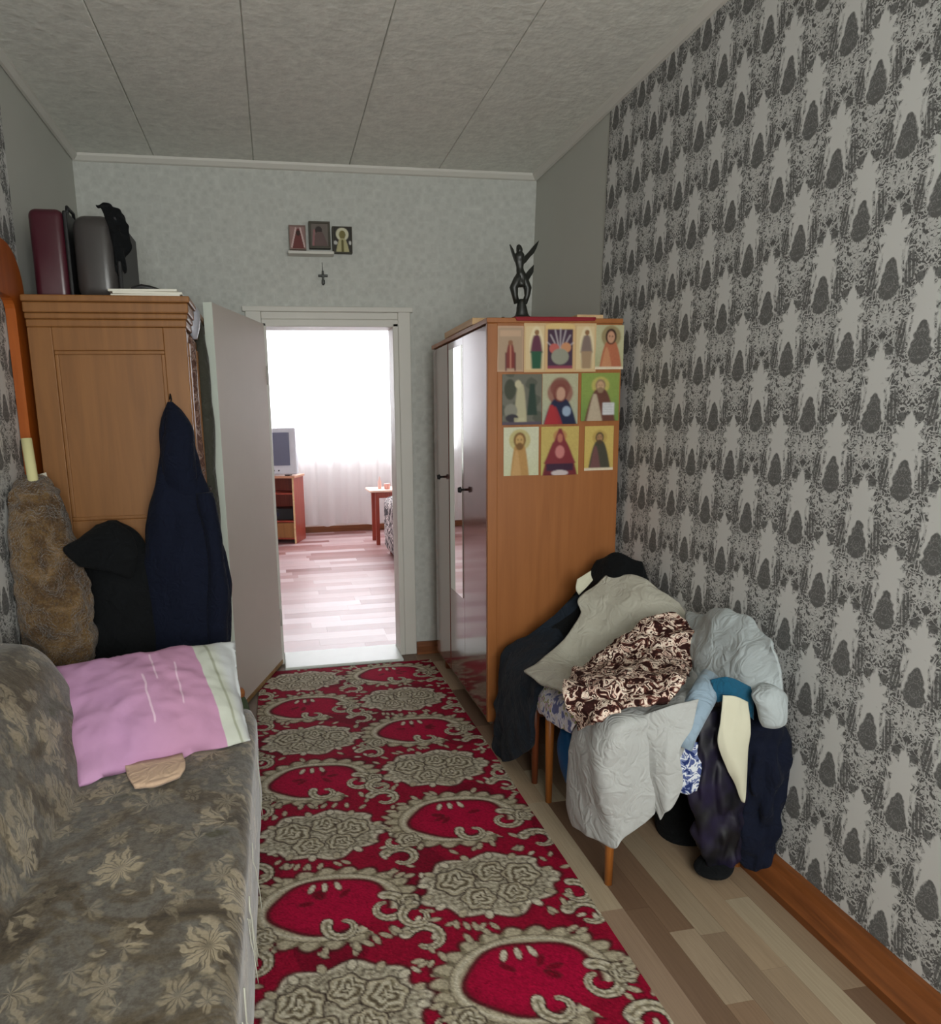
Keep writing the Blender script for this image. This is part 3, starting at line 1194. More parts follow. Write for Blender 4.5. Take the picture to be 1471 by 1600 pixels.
# frayed light threads along the front edge of the seat
parts = []
rt = random.Random(4)
for k in range(12):
    y0 = rt.uniform(1.15, 2.2) if k > 8 else rt.uniform(1.1, 1.5)
    p0 = Vector((-.125, y0, .40 - rt.uniform(0, .05)))
    pts = [p0]
    for s_ in range(5):
        pts.append(pts[-1] + Vector((rt.uniform(.0, .004) if s_ else .012, rt.uniform(-.018, .018), -rt.uniform(.015, .05))))
    pts = [Vector((max(q.x, -.113), q.y, q.z)) for q in pts]
    parts.append(tube_data(pts, .0012 if k % 4 else .002, 5))
fr = mk('frayed_thread', *join(parts), plain('pale thread', c(190, 190, 176), .9, .1), sofa, True)
tag(fr, 'loose pale threads hanging from the front edge', kind='stuff')

# pillow leaning at the far end of the sofa
def pillow_mat():
    m, p = newmat('pillow case', .92, .15)
    a = V.nt.nodes.new('ShaderNodeUVMap')
    a.uv_map = 'face'
    sp = V.nt.nodes.new('ShaderNodeSeparateXYZ')
    V.nt.links.new(a.outputs[0], sp.inputs[0])
    u, v = V(sp.outputs[0]), V(sp.outputs[1])
    n = nz(coord(), 10.0, 3.0)
    pink = mixc(n.outputs['Fac'], c(184, 138, 178), c(206, 160, 196))
    pink = mixc(lt(.45, u, .3) * .45, pink, c(200, 148, 172))
    w1 = (V(n.outputs['Fac']) - .5) * .03
    s1 = lt(vabs(u - .46 + w1), .006, .005) * lt(v, .62, .02) * lt(.2, v, .02)
    s2 = lt(vabs(u - .53 + w1), .005, .005) * lt(.55, v, .02) * lt(v, .86, .02)
    s3 = lt(vabs(u - .645 + w1), .005, .005) * lt(.3, v, .02) * lt(v, .72, .02)
    pink = mixc(vmax(vmax(s1, s2), s3) * .75, pink, c(232, 204, 222))
    pale = mixc(n.outputs['Fac'], c(196, 200, 186), c(216, 220, 212))
    pale = mixc(lt(vabs(u - .86 - (v - .7) * -.12), .008, .008) * .8, pale, c(158, 162, 140))
    edge = .80 - (v - .5) * .1
    colr = mixc(lt(edge, u + w1, .006), pink, pale)
    colr = mixc(lt(edge + .13, u + w1, .05) * .6, colr, c(212, 216, 226))
    setc(p, colr)
    f = nz(coord(), 60.0, 2.0)
    bump(p, f.outputs['Fac'], .2, .004)
    return m


M['pillow'] = pillow_mat()


def pillow(name, corners, thick, mat, n=44, seed=0, amp=.012):
    tl, tr, bl, br = [Vector(p) for p in corners]
    nrm = (tr - tl).cross(bl - tl).normalized()
    if nrm.y > 0: nrm = -nrm
    vs, uv = [], []
    for side in (1, -1):
        for j in range(n):
            for i in range(n):
                u, v = i / (n - 1), j / (n - 1)
                # sides pulled in between the corners
                pin = .035
                uu = .5 + (u - .5) * (1 - pin * math.sin(math.pi * v))
                vv = .5 + (v - .5) * (1 - pin * 1.3 * math.sin(math.pi * u))
                p_ = (tl * (1 - uu) + tr * uu) * (1 - vv) + (bl * (1 - uu) + br * uu) * vv
                h = (max(0, 4 * u * (1 - u)) ** .55) * (max(0, 4 * v * (1 - v)) ** .5)
                q = p_ * 7 + Vector((seed, 0, side))
                wr_ = noise.noise(q) * .9 + .7 * (1 - 2 * abs(noise.noise(q * 1.6))) + .45 * (1 - 2 * abs(noise.noise(q * 3.1)))
                p_ = p_ + nrm * side * (thick * h + amp * wr_ * min(1, h * 2))
                p_ = p_ + (bl - tl).normalized() * (.016 * noise.noise(q * 2.2) * (1 - h)) + nrm * (.018 * noise.noise(q * 1.9) * (1 - h))
                if v > .8: p_.z = max(p_.z, .452 + .004 * side)
                vs.append(p_)
                uv.append((u, 1 - v))
    fs = []
    k = n * n
    for j in range(n - 1):
        for i in range(n - 1):
            a = j * n + i
            fs.append((a, a + n, a + n + 1, a + 1))
            fs.append((k + a, k + a + 1, k + a + n + 1, k + a + n))
    ring = [i for i in range(n)] + [j * n + n - 1 for j in range(1, n)] + [(n - 1) * n + i for i in range(n - 2, -1, -1)] + [j * n for j in range(n - 2, 0, -1)]
    for q in range(len(ring)):
        a, b = ring[q], ring[(q + 1) % len(ring)]
        fs.append((a, b, k + b, k + a))
    o = mk(name, vs, fs, mat, None, True, (bl + br) / 2)
    uvl = o.data.uv_layers.new(name='face')
    for lp in o.data.loops:
        uvl.data[lp.index].uv = uv[lp.vertex_index]
    return o


pil = pillow('pillow', [S(60, 1046, 2.40), S(366, 1001, 2.54), S(124, 1232, 1.965), S(392, 1160, 2.15)], .085, M['pillow'])
tag(pil, 'pink pillow with a pale grey end leaning at far end of the sofa', 'pillow')
o = sheet('folded_cloth', [[SZ(195, 1195, .474), SZ(240, 1186, .474), SZ(285, 1176, .474)], [SZ(200, 1212, .472), SZ(240, 1206, .474), SZ(290, 1194, .472)], [SZ(210, 1228, .464), SZ(246, 1224, .464), SZ(282, 1210, .464)]], cloth_mat('peach cloth', c(206, 176, 150)), 16, 10, .004, 14, .012, 3)
tag(o, 'small peach cloth peeking out beneath the pink pillow', 'cloth')

# ------------------------------------------------------------------ left cabinet (old ochre wardrobe)
CX0, CX1, CY0, CY1, CZ = -.885, -.318, 2.965, 3.62, 1.80
cab = thing('old_wardrobe', (-.6, 3.25, 0), 'old ochre wooden wardrobe with moulded cornice and framed side panel', 'wardrobe')
t = .022
# side facing the camera: stiles and rails with a recessed panel
bm = bmesh.new()
ya, yb = CY0, CY0 + t
add_box(bm, CX0, CX0 + .085, ya, yb, .06, CZ, .003)
add_box(bm, CX1 - .085, CX1, ya, yb, .06, CZ, .003)
add_box(bm, CX0 + .085, CX1 - .085, ya, yb, CZ - .085, CZ, .003)
add_box(bm, CX0 + .085, CX1 - .085, ya, yb, .98, 1.07, .003)
add_box(bm, CX0 + .085, CX1 - .085, ya, yb, .06, .16, .003)
from_bm('side_frame', bm, M['cabinet'], cab)
for za, zb in ((1.07, CZ - .085), (.16, .98)):
    bm = bmesh.new()
    xa, xb_ = CX0 + .085, CX1 - .085
    add_box(bm, xa, xb_, ya + .012, yb, za, zb)
    m_ = .014
    add_box(bm, xa, xb_, ya + .004, ya + .013, zb - m_, zb, .003)
    add_box(bm, xa, xb_, ya + .004, ya + .013, za, za + m_, .003)
    add_box(bm, xa, xa + m_, ya + .004, ya + .013, za + m_, zb - m_, .003)
    add_box(bm, xb_ - m_, xb_, ya + .004, ya + .013, za + m_, zb - m_, .003)
    from_bm('side_panel', bm, M['cabinet'], cab)
bm = bmesh.new()
add_box(bm, CX0, CX0 + .02, yb, CY1, .06, CZ)
add_box(bm, CX0 + .02, CX1 - .03, CY1 - .02, CY1, .06, CZ)
add_box(bm, CX0 + .02, CX1 - .03, yb, CY1 - .02, .06, .09)
from_bm('carcass', bm, M['cabinet'], cab)
for (z0, z1, ov) in ((CZ, CZ + .028, .004), (CZ + .028, CZ + .05, .010), (CZ + .05, CZ + .088, .016), (CZ + .088, CZ + .112, .024)):
    box('cornice', CX0 - ov * .2, CX1 + ov, CY0 - ov, CY1, z0, z1, M['cabinet'], cab, .005)
CTOP = CZ + .112
# front with two doors, facing the room's axis
for i, (y0, y1) in enumerate(((CY0 + t, 3.29), (3.29, CY1))):
    bm = bmesh.new()
    xa, xb_ = CX1 - .028, CX1 - .004
    add_box(bm, xa, xb_, y0 + .002, y1 - .002, .10, CZ - .01, .003)
    add_box(bm, xb_ - .001, xb_ + .007, y0 + .03, y1 - .03, .95, 1.0, .003)
    add_box(bm, xb_ - .001, xb_ + .007, y0 + .03, y1 - .03, 1.70, 1.75, .003)
    add_box(bm, xb_ - .001, xb_ + .007, y0 + .03, y0 + .07, 1.0, 1.70, .003)
    add_box(bm, xb_ - .001, xb_ + .007, y1 - .07, y1 - .03, 1.0, 1.70, .003)
    d = from_bm('door', bm, M['cabinet'], cab)
    yk = 3.265 if i == 0 else 3.315
    tube('door_knob', [(xb_ - .001, yk, 1.15), (xb_ + .012, yk, 1.15), (xb_ + .02, yk, 1.15), (xb_ + .028, yk, 1.15)], [.006, .006, .013, .008], plain('dark knob', (.03, .02, .015), .4), d, 10)
for lx in (CX0 + .04, CX1 - .05):
    for ly in (CY0 + .04, CY1 - .05):
        tube('leg', [(lx, ly, .075), (lx, ly, 0)], [.026, .018], M['cabinet'], cab, 10)

# things on top of it
M['burgundy'] = plain('burgundy case shell', c(68, 24, 35), .3, .15, 4, .05, 90, .5)
M['greycase'] = plain('dark grey case shell', c(62, 59, 58), .3, .1, 4, .05, 90, .5)


def suitcase(name, x0, x1, y0, y1, z0, z1, mat, label, bev=.03, hole=None):
    s_ = thing(name, ((x0 + x1) / 2, (y0 + y1) / 2, z0), label, 'suitcase')
    xm = (x0 + x1) / 2
    box('shell', x0, x1 - .014, y0, y1, z0, z1, mat, s_, bev, 5, smooth=True)
    box('rim', x1 - .016, x1, y0 + .006, y1 - .006, z0, z1 - .006, M['black'], s_, .006)
    xm = x1 - .012
    ym = y0 + .12
    tube('handle', [(xm, ym - .05, z1 - .004), (xm, ym - .045, z1 + .022), (xm, ym + .045, z1 + .022), (xm, ym + .05, z1 - .004)], .007, M['black'], s_, 8)
    return s_


suitcase('suitcase', -.875, -.735, 3.08, 3.50, CTOP, CTOP + .335, M['burgundy'], 'burgundy hard suitcase standing on end on the old wardrobe', .028)
suitcase('suitcase', -.722, -.550, 3.06, 3.46, CTOP, CTOP + .315, M['greycase'], 'dark grey rounded case beside the burgundy suitcase on the wardrobe', .05)
dg = sheet('garment', [
    [S(150, 322, 3.10), S(168, 320, 3.10), S(182, 326, 3.11)],
    [S(160, 326, 3.07), S(183, 334, 3.08), S(196, 344, 3.11)],
    [S(168, 350, 3.06), S(184, 360, 3.07), S(200, 368, 3.11)],
    [S(176, 384, 3.07), S(186, 396, 3.08), S(194, 400, 3.12)],
    [S(180, 425, 3.08), S(184, 432, 3.09), S(188, 430, 3.12)]], M['blackcloth'], 26, 36, .016, 20, .006, 9, ridge=.8)
tag(dg, 'crumpled dark garment draped over the grey case on the wardrobe', 'garment')
pp = thing('paper_stack', (-.50, 3.12, CTOP), 'low stack of white papers on the old wardrobe beside the cases', 'papers')
for k, (dx, rz) in enumerate(((0, 0), (.004, .05), (-.006, -.04))):
    bm = bmesh.new()
    add_box(bm, -.125, .125, -.085, .085, CTOP + k * .0092, CTOP + k * .0092 + .009, .001, 1)
    for v in bm.verts:
        x_, y_ = v.co.x, v.co.y
        v.co.x = -.455 + dx + x_ * math.cos(rz) - y_ * math.sin(rz)
        v.co.y = 3.05 + x_ * math.sin(rz) + y_ * math.cos(rz)
    from_bm('paper', bm, plain('white paper', c(222, 220, 208), .8, .03), pp)
o = tube('strap', [(-.51, 3.0, CTOP + .035), (-.475, 3.02, CTOP + .044), (-.445, 3.02, CTOP + .04), (-.40, 3.03, CTOP + .033)], [.004, .011, .010, .004], M['black'], None, 8, (-.46, 3.12, CTOP + .018))
tag(o, 'thin black object lying on the white papers', 'strap')

# orange frame between wall and wardrobe
fr = thing('wooden_frame', (-.918, 2.7, 0), 'orange varnished wooden frame standing between left wall and old wardrobe', 'frame')
outl = []
ro, w_, zt = .16, .12, 2.085
Yr = 3.055
for k in range(9):
    an = math.pi / 2 * (1 - k / 8)
    outl.append((Yr - ro + ro * math.cos(an), zt - ro + ro * math.sin(an)))
outer = [(2.35, zt)] + outl + [(Yr, 0)]
inn = []
ri = .05
for k in range(7):
    an = math.pi / 2 * (k / 6)
    inn.append((Yr - w_ - ri + ri * math.cos(an), zt - .19 - ri + ri * math.sin(an)))
inner = [(Yr - w_, 0)] + inn + [(2.35, zt - .19)]
v, f = prism(outer + inner, lambda a, b: (-.941, a, b), lambda a, b: (-.908, a, b))
# split the L outline into quads so the caps stay clean
no = len(outer)
ni = len(inner)
n_ = no + ni
res = np.linspace(0, 1, 14)


def samp(P, t_):
    d_ = [0]
    for a_, b_ in zip(P, P[1:]): d_.append(d_[-1] + math.dist(a_, b_))
    x_ = t_ * d_[-1]
    for i_ in range(len(P) - 1):
        if x_ <= d_[i_ + 1] + 1e-9:
            f_ = (x_ - d_[i_]) / (d_[i_ + 1] - d_[i_])
            return (P[i_][0] + (P[i_ + 1][0] - P[i_][0]) * f_, P[i_][1] + (P[i_ + 1][1] - P[i_][1]) * f_)
    return P[-1]


def band(name, A, B, x0, x1, mat, parent, N=40):
    vs, fs = [], []
    for k in range(N + 1):
        a_, b_ = samp(A, k / N), samp(B, k / N)
        vs += [(x0, *a_), (x1, *a_), (x1, *b_), (x0, *b_)]
    for k in range(N):
        q = k * 4
        for e_ in range(4):
            fs.append((q + e_, q + (e_ + 1) % 4, q + 4 + (e_ + 1) % 4, q + 4 + e_))
    fs += [(0, 1, 2, 3), (N * 4 + 3, N * 4 + 2, N * 4 + 1, N * 4)]
    return mk(name, vs, fs, mat, parent)


band('rail', outer[:10], inner[::-1][:8], -.941, -.906, M['orange'], fr)
band('stile', [outer[9], outer[10]], [inner[1], inner[0]], -.941, -.906, M['orange'], fr, 2)
# rolled paper tube and white sheet by the wall
v1, f1 = tube_data([S(41, 685, 2.78), S(52, 752, 2.77), Vector((-.83, 2.76, .8))], .018, 16)
o = mk('paper_roll', v1, f1, plain('yellowish paper roll', c(206, 200, 150), .8, .06), None, True, (-.83, 2.76, .8))
tag(o, 'pale yellow paper roll standing upright behind the brown fur coat', 'roll')
o = sheet('paper_sheet', [[S(58, 742, 2.82), S(72, 738, 2.83)], [S(62, 770, 2.81), S(86, 790, 2.82)], [S(66, 800, 2.8), S(92, 830, 2.81)]], plain('white card', c(214, 210, 196), .8, .03), 8, 8, .002, 9, .002, 2)
tag(o, 'corner of a white sheet showing between fur coat and old wardrobe', 'paper')

# ------------------------------------------------------------------ coats at the end of the sofa
navy = thing('coat', S(290, 1000, 2.86), 'long navy hooded coat hanging from the corner of the old wardrobe', 'coat')
pxloft('coat_body', [(628, 262, 269, 2.93, .008), (645, 257, 284, 2.92, .025), (672, 252, 303, 2.90, .045), (705, 249, 308, 2.89, .05), (745, 245, 314, 2.87, .06),
                     (790, 234, 332, 2.86, .075), (850, 225, 351, 2.85, .085), (920, 224, 359, 2.85, .09), (1000, 228, 361, 2.85, .09), (1085, 234, 366, 2.85, .085), (1150, 240, 369, 2.85, .085)],
       M['navy'], parent=navy, n=48, steps=70, amp=.006, vfold=.02, seed=1, freq=7)
pxloft('hood', [(640, 260, 281, 2.885, .02), (668, 256, 299, 2.86, .04), (700, 254, 304, 2.845, .05), (738, 254, 308, 2.84, .05), (775, 258, 312, 2.835, .03)], M['navy'], parent=navy, n=30, steps=24, amp=.008, vfold=.008, seed=4)
pxloft('sleeve', [(770, 306, 332, 2.82, .03), (830, 316, 350, 2.80, .045), (900, 322, 356, 2.79, .045), (990, 322, 357, 2.79, .042), (1060, 324, 358, 2.79, .04)], M['navy'], parent=navy, n=24, steps=30, amp=.008, vfold=.012, seed=6)
tube('hanging_loop', [S(265, 624, 2.955), S(266, 616, 2.948), S(268, 624, 2.94), S(266, 634, 2.93)], .003, M['black'], navy, 6)
o = pxloft('coat', [(813, 168, 184, 2.90, .012), (826, 150, 205, 2.88, .04), (845, 126, 222, 2.86, .06), (868, 116, 233, 2.85, .07), (900, 128, 242, 2.84, .075), (960, 138, 246, 2.83, .08), (1040, 150, 262, 2.82, .085), (1120, 156, 268, 2.82, .085)],
           M['blackcloth'], n=44, steps=50, amp=.006, vfold=.02, seed=3)
tag(o, 'black jacket hung low between navy coat and brown fur coat', 'jacket')
o['category'] = 'coat'
col_ = sheet('collar', [[S(150, 820, 2.80), S(178, 814, 2.79), S(205, 832, 2.80)], [S(122, 842, 2.68), S(170, 836, 2.73), S(214, 856, 2.77)], [S(101, 857, 2.62), S(160, 866, 2.72), S(212, 884, 2.75)], [S(126, 884, 2.64), S(165, 892, 2.72), S(206, 905, 2.75)]], M['blackcloth'], 18, 18, .004, 12, .012, 3, parent=None)
cp = o
col_.parent = cp
col_.location = col_.location - cp.location
fur = pxloft('coat', [(742, 40, 62, 2.80, .02), (752, 22, 76, 2.79, .05), (775, 4, 90, 2.77, .075), (810, -4, 104, 2.75, .09), (860, 2, 122, 2.73, .095), (920, 16, 138, 2.72, .095), (980, 30, 146, 2.71, .09), (1032, 42, 148, 2.71, .085), (1100, 54, 152, 2.71, .08)],
             M['fur'], n=64, steps=80, amp=.022, vfold=.02, seed=11, freq=11)
tag(fur, 'brown shaggy fur coat slumped against the left wall', 'coat')
for v in fur.data.vertices:                           # tufts, pressed where it leans on the wall
    q = v.co * 60
    v.co += Vector((noise.noise(q), noise.noise(q + Vector((9, 0, 0))), noise.noise(q + Vector((0, 9, 0))))) * .006
    if v.co.x + fur.location.x < XL + .012:
        v.co.x = XL + .012 - fur.location.x

# garments and a silver bag hanging on the front of the old wardrobe
o = pxloft('garment', [(500, 306, 314, 3.42, .01), (520, 302, 320, 3.42, .03), (580, 304, 328, 3.40, .04), (660, 308, 334, 3.38, .045), (740, 314, 339, 3.37, .045), (800, 320, 343, 3.36, .045), (900, 326, 350, 3.36, .04)], cloth_mat('dark olive-grey cloth', c(66, 66, 58), .2), n=26, steps=40, amp=.006, vfold=.008, seed=8)
tag(o, 'dark olive-grey garment hanging on the front of the old wardrobe', 'garment')
o = pxloft('garment', [(520, 288, 296, 3.12, .01), (540, 286, 304, 3.11, .025), (620, 288, 310, 3.10, .03), (700, 294, 318, 3.09, .03), (780, 300, 322, 3.08, .03)], speckle_mat('mauve-brown print', [(0, c(88, 64, 56)), (.45, c(120, 92, 80)), (.55, c(142, 124, 118)), (.6, c(92, 70, 62))], 30), n=22, steps=30, amp=.005, vfold=.008, seed=12)
tag(o, 'mauve-brown garment hanging beside the ochre side of the old wardrobe', 'garment')
o = pxloft('bag', [(470, 284, 294, 3.20, .02), (482, 284, 308, 3.20, .04), (500, 286, 312, 3.19, .045), (518, 294, 311, 3.18, .035), (530, 300, 308, 3.18, .015)], plain('silvery cloth', c(170, 172, 182), .4, .25, 40, .2, 60, .5), n=24, steps=24, amp=.006, vfold=.006, seed=15)
tag(o, 'silvery bag hung over the front cornice of the old wardrobe', 'bag')

# ------------------------------------------------------------------ right wardrobe
WA, WB, WY0, WY1, WT = 0.868, 1.460, 2.90, 3.95, 1.835
war = thing('wardrobe', (1.17, 3.42, 0), 'tall orange veneer wardrobe with dark polished front and mirror, icons on its side', 'wardrobe')
tk = .02
bm = bmesh.new()
add_box(bm, WA + .03, WB, WY0 + .004, WY0 + tk, .09, WT - .02)
from_bm('side_panel', bm, M['wardrobe'], war)
box('front_stile', WA, WA + .045, WY0, WY0 + tk + .004, .09, WT - .02, M['wardrobe'], war, .004)
box('side_panel', WA + .03, WB, WY1 - tk, WY1, .09, WT - .02, M['wardrobe'], war, .002)
box('back_panel', WB - .008, WB - .001, WY0 + tk, WY1 - tk, .1, WT - .03, M['wardrobe'], war)
box('bottom_board', WA + .03, WB - .008, WY0 + tk, WY1 - tk, .09, .115, M['wardrobe'], war)
box('top_board', WA - .004, WB, WY0 - .004, WY1, WT - .02, WT, M['wardrobe'], war, .003)
for (ya, yb, kind) in ((WY0 + tk + .006, 3.305, 'door'), (3.31, 3.605, 'mirror_panel'), (3.61, WY1 - .003, 'door')):
    if kind == 'door':
        d = box('door', WA + .004, WA + .024, ya, yb, .10, WT - .024, M['polish'], war, .003)
        yk, zk = (3.285, 1.105) if ya < 3.2 else (3.735, 1.135)
        tube('door_knob', [(WA + .004, yk, zk), (WA - .012, yk, zk), (WA - .016, yk, zk), (WA - .03, yk, zk)], [.006, .006, .015, .012], M['black'], d, 12)
    else:
        d = box('mirror_door', WA + .006, WA + .026, ya, yb, .10, WT - .024, M['polish'], war, .003)
        box('mirror', WA + .0025, WA + .0062, ya + .025, yb - .025, .56, 1.775, M['mirror'], d, .001)
for lx in (WA + .06, WB - .05):
    for ly in (WY0 + .05, WY1 - .05):
        tube('leg', [(lx, ly, .09), (lx, ly, 0)], [.024, .017], M['chairleg_red'], war, 10)

# ------------------------------------------------------------------ prints on its side
YS = WY0 + .0035


def icon_card(px0, py0, px1, py1, cv, label, d=.0015, bow=.002, rows=None):
    a, b = S(px0, py0, YS), S(px1, py1, YS)
    x0, x1, z0, z1 = a.x, b.x, b.z, a.z
    q = np.pad(cv.a, ((1, 1), (1, 1), (0, 0)), mode='edge')    # cheap soft print, slightly faded
    q = (q[1:-1, 1:-1] * 2 + q[:-2, 1:-1] + q[2:, 1:-1] + q[1:-1, :-2] + q[1:-1, 2:]) / 6
    cv.a = (q * .86 + q.mean(axis=2, keepdims=True) * .14) * .9

    def fn(u, v):
        return Vector((x0 + (x1 - x0) * u, YS - .0012 - d - bow * (v ** 3) - .0006 * math.sin(6 * u + px0), z1 + (z0 - z1) * v))
    o = grid_print('icon_print', cv, fn, M['print'], back=(0, d, 0), loc=((x0 + x1) / 2, YS, z0))
    o['label'], o['category'], o['group'] = label, 'print', 'icon prints on the wardrobe side'
    return o


def saint(w, h, bgc, bg2, halo, skin, hair, robe, robe2, cx=.5, head=.30, hr=.13, beard=True, shoulders=.34, book=None, foot=None):
    cv = Canvas(w, h, bgc)
    cv.ell(.5, .1, .9, .6, bg2, .6, .6)
    cv.ell(cx, head, hr * 1.75, hr * 1.75 * w / h, halo, .9)
    cv.tri(cx, head + hr * .6, 1.0, hr * .7, shoulders, robe, 1, .55)
    cv.tri(cx - shoulders * .35, head + hr * 1.3, 1.0, .03, shoulders * .5, robe2, .9, .8)
    cv.ell(cx, head, hr, hr * 1.25 * w / h, hair)
    cv.ell(cx, head + .012, hr * .68, hr * .95 * w / h, skin)
    if beard: cv.ell(cx, head + hr * .75, hr * .6, hr * .6 * w / h, hair)
    for s_ in (-1, 1): cv.ell(cx + s_ * hr * .28, head - .005, hr * .14, hr * .1, DRK, .8)
    cv.rect(cx - .012, head, cx + .012, head + hr * .35, tuple(q * .7 for q in skin), .6)
    if book:
        x0, y0, x1, y1, cc = book
        cv.rect(x0, y0, x1, y1, cc)
        for k in range(4): cv.rect(x0 + .03, y0 + (y1 - y0) * (k + .7) / 5, x1 - .03, y0 + (y1 - y0) * (k + .95) / 5, c(150, 150, 150), .5)
    if foot: cv.rect(0, 1 - foot, 1, 1, c(226, 210, 180))
    cv.a *= 1 + .05 * np.random.standard_normal((h, w, 1))
    cv.a = np.clip(cv.a, 0.002, 1)
    return cv


gold, skin = c(196, 168, 84), c(206, 160, 116)
# top row
cv = Canvas(36, 60, c(196, 158, 128))
cv.rect(.06, .05, .94, .95, c(178, 150, 122))
cv.rect(.12, .10, .88, .24, c(200, 164, 132))
cv.tri(.5, .38, .92, .05, .2, c(132, 52, 44), 1, .5)
cv.ell(.5, .37, .09, .06, c(150, 100, 70))
cv.line(.5, .45, .5, .9, .03, c(190, 120, 96))
cv.line(.33, .6, .33, .95, .03, c(110, 60, 60))
cv.line(.67, .6, .67, .95, .03, c(110, 60, 60))
icon_card(777, 509, 818, 581, cv, 'small tan print of a red-robed figure, first in the top row of icons')
cv = Canvas(110, 66, c(214, 178, 126))
for cx, rb, rb2 in ((.155, c(104, 52, 74), c(40, 92, 66)), (.845, c(132, 112, 104), c(168, 138, 104))):
    cv.rect(cx - .13, .08, cx + .13, .94, c(222, 196, 144))
    cv.ell(cx + .02, .5, .10, .42, c(232, 214, 170))
    cv.tri(cx + .02, .26, .60, .03, .085, rb, 1, .5)
    cv.tri(cx + .02, .58, .92, .08, .065, rb2)
    cv.ell(cx + .025, .20, .032, .055, c(150, 106, 64))
cv.rect(.30, .0, .70, 1.0, c(216, 174, 116))
cv.ell(.5, .10, .2, .10, c(226, 192, 120))
cv.rect(.325, .13, .675, .90, c(74, 50, 72))
for k in range(7):
    a_ = -1.1 + k * .37
    cv.line(.5, .62, .5 + .2 * math.sin(a_), .62 - .5 * math.cos(a_), .007, c(216, 206, 210), .8)
cv.ell(.42, .52, .07, .10, c(196, 92, 84))
cv.ell(.58, .50, .07, .10, c(206, 140, 92))
cv.ell(.5, .68, .12, .16, c(150, 150, 132))
cv.rect(.325, .86, .675, .93, c(150, 60, 84))
cv.rect(.28, .06, .295, .96, c(190, 150, 100))
cv.rect(.705, .06, .72, .96, c(190, 150, 100))
icon_card(819, 504, 930, 581, cv, 'wide triptych print of figures under rays in the top row of icons')
icon_card(931, 508, 973, 577, saint(44, 60, c(176, 176, 132), c(196, 190, 150), c(150, 130, 84), c(204, 150, 116), c(58, 34, 26), c(186, 104, 66), c(206, 140, 92), .55, .26, .19, False, .40, None, .06),
          'print of a dark-haired figure in an orange robe, last in the top row')
# middle row
cv = Canvas(50, 62, c(112, 110, 98))
cv.put((np.sin(cv.X * 9 + cv.Y * 7) * np.sin(cv.X * 5 - cv.Y * 11) > .2).astype(float), c(84, 88, 76), .8)
cv.ell(.2, .3, .14, .2, c(70, 74, 60))
cv.tri(.46, .2, .95, .05, .16, c(186, 178, 142), 1, .5)
cv.ell(.40, .2, .08, .08, c(196, 186, 150))
cv.tri(.75, .2, .8, .06, .13, c(48, 68, 58))
cv.ell(.22, .72, .16, .14, c(140, 138, 124))
cv.ell(.25, .86, .16, .08, c(58, 54, 62))
cv.rect(.3, .86, .55, .95, c(196, 190, 150), .7)
cv.rect(0, .93, 1, 1, c(92, 80, 96))
icon_card(785, 585, 846, 663, cv, 'grey-green print of a pale standing figure, first in the middle row')
cv = saint(44, 62, c(170, 176, 152), c(190, 182, 140), c(150, 92, 78), c(196, 148, 120), c(118, 46, 40), c(34, 40, 72), c(172, 30, 40), .5, .38, .2, False, .46)
cv.ell(.5, .28, .27, .2, c(132, 70, 60), .85)
cv.ell(.52, .40, .12, .13, c(200, 152, 126))
cv.ell(.68, .74, .12, .1, c(150, 170, 196))
cv.tri(.26, .62, 1, .05, .2, c(176, 28, 40))
icon_card(848, 584, 902, 662, cv, 'print of a figure with a brown veil in red and blue, middle row')
icon_card(909, 583, 966, 657, saint(46, 60, c(118, 150, 66), c(150, 168, 70), c(196, 180, 84), c(206, 164, 120), c(150, 120, 90), c(110, 66, 52), c(196, 178, 150), .5, .26, .13, True, .40, (.56, .62, .86, .86, c(212, 212, 214))),
          'green print of an old bearded figure with a white book, middle row')
# bottom row
icon_card(787, 668, 841, 742, saint(46, 62, c(206, 208, 170), c(214, 214, 186), c(196, 180, 110), c(202, 160, 90), c(130, 92, 44), c(190, 142, 72), c(206, 160, 96), .46, .27, .17, True, .26),
          'pale print of a bearded haloed figure, first in the bottom row')
cv = saint(46, 62, c(196, 184, 90), c(206, 170, 84), c(190, 130, 70), c(196, 128, 90), c(150, 62, 50), c(120, 34, 44), c(110, 30, 44), .5, .2, .1, False, .46)
cv.tri(.5, .05, .75, .04, .42, c(134, 40, 50), 1, 1.2)
cv.ell(.5, .24, .07, .09, c(190, 110, 84))
cv.ell(.5, .52, .12, .13, c(206, 122, 118))
cv.rect(.15, .76, .85, .9, c(56, 36, 62), .9)
cv.ell(.5, .95, .22, .06, c(206, 190, 190))
icon_card(846, 667, 903, 741, cv, 'yellow print of a wide dark-red robed figure, middle of the bottom row')
icon_card(914, 666, 957, 734, saint(40, 60, c(206, 176, 80), c(214, 186, 90), c(190, 158, 70), c(176, 130, 84), c(84, 68, 44), c(74, 72, 58), c(120, 74, 74), .52, .26, .14, True, .38, None, .07),
          'small gold print of a grey-robed figure, last in the bottom row')

# ------------------------------------------------------------------ on top of the right wardrobe
def board(x0, x1, y0, y1, z0, z1, mat, label, bev=.003):
    o = box('board', x0, x1, y0, y1, z0, z1, mat, None, bev, loc=((x0 + x1) / 2, (y0 + y1) / 2, z0))
    tag(o, label, 'board')


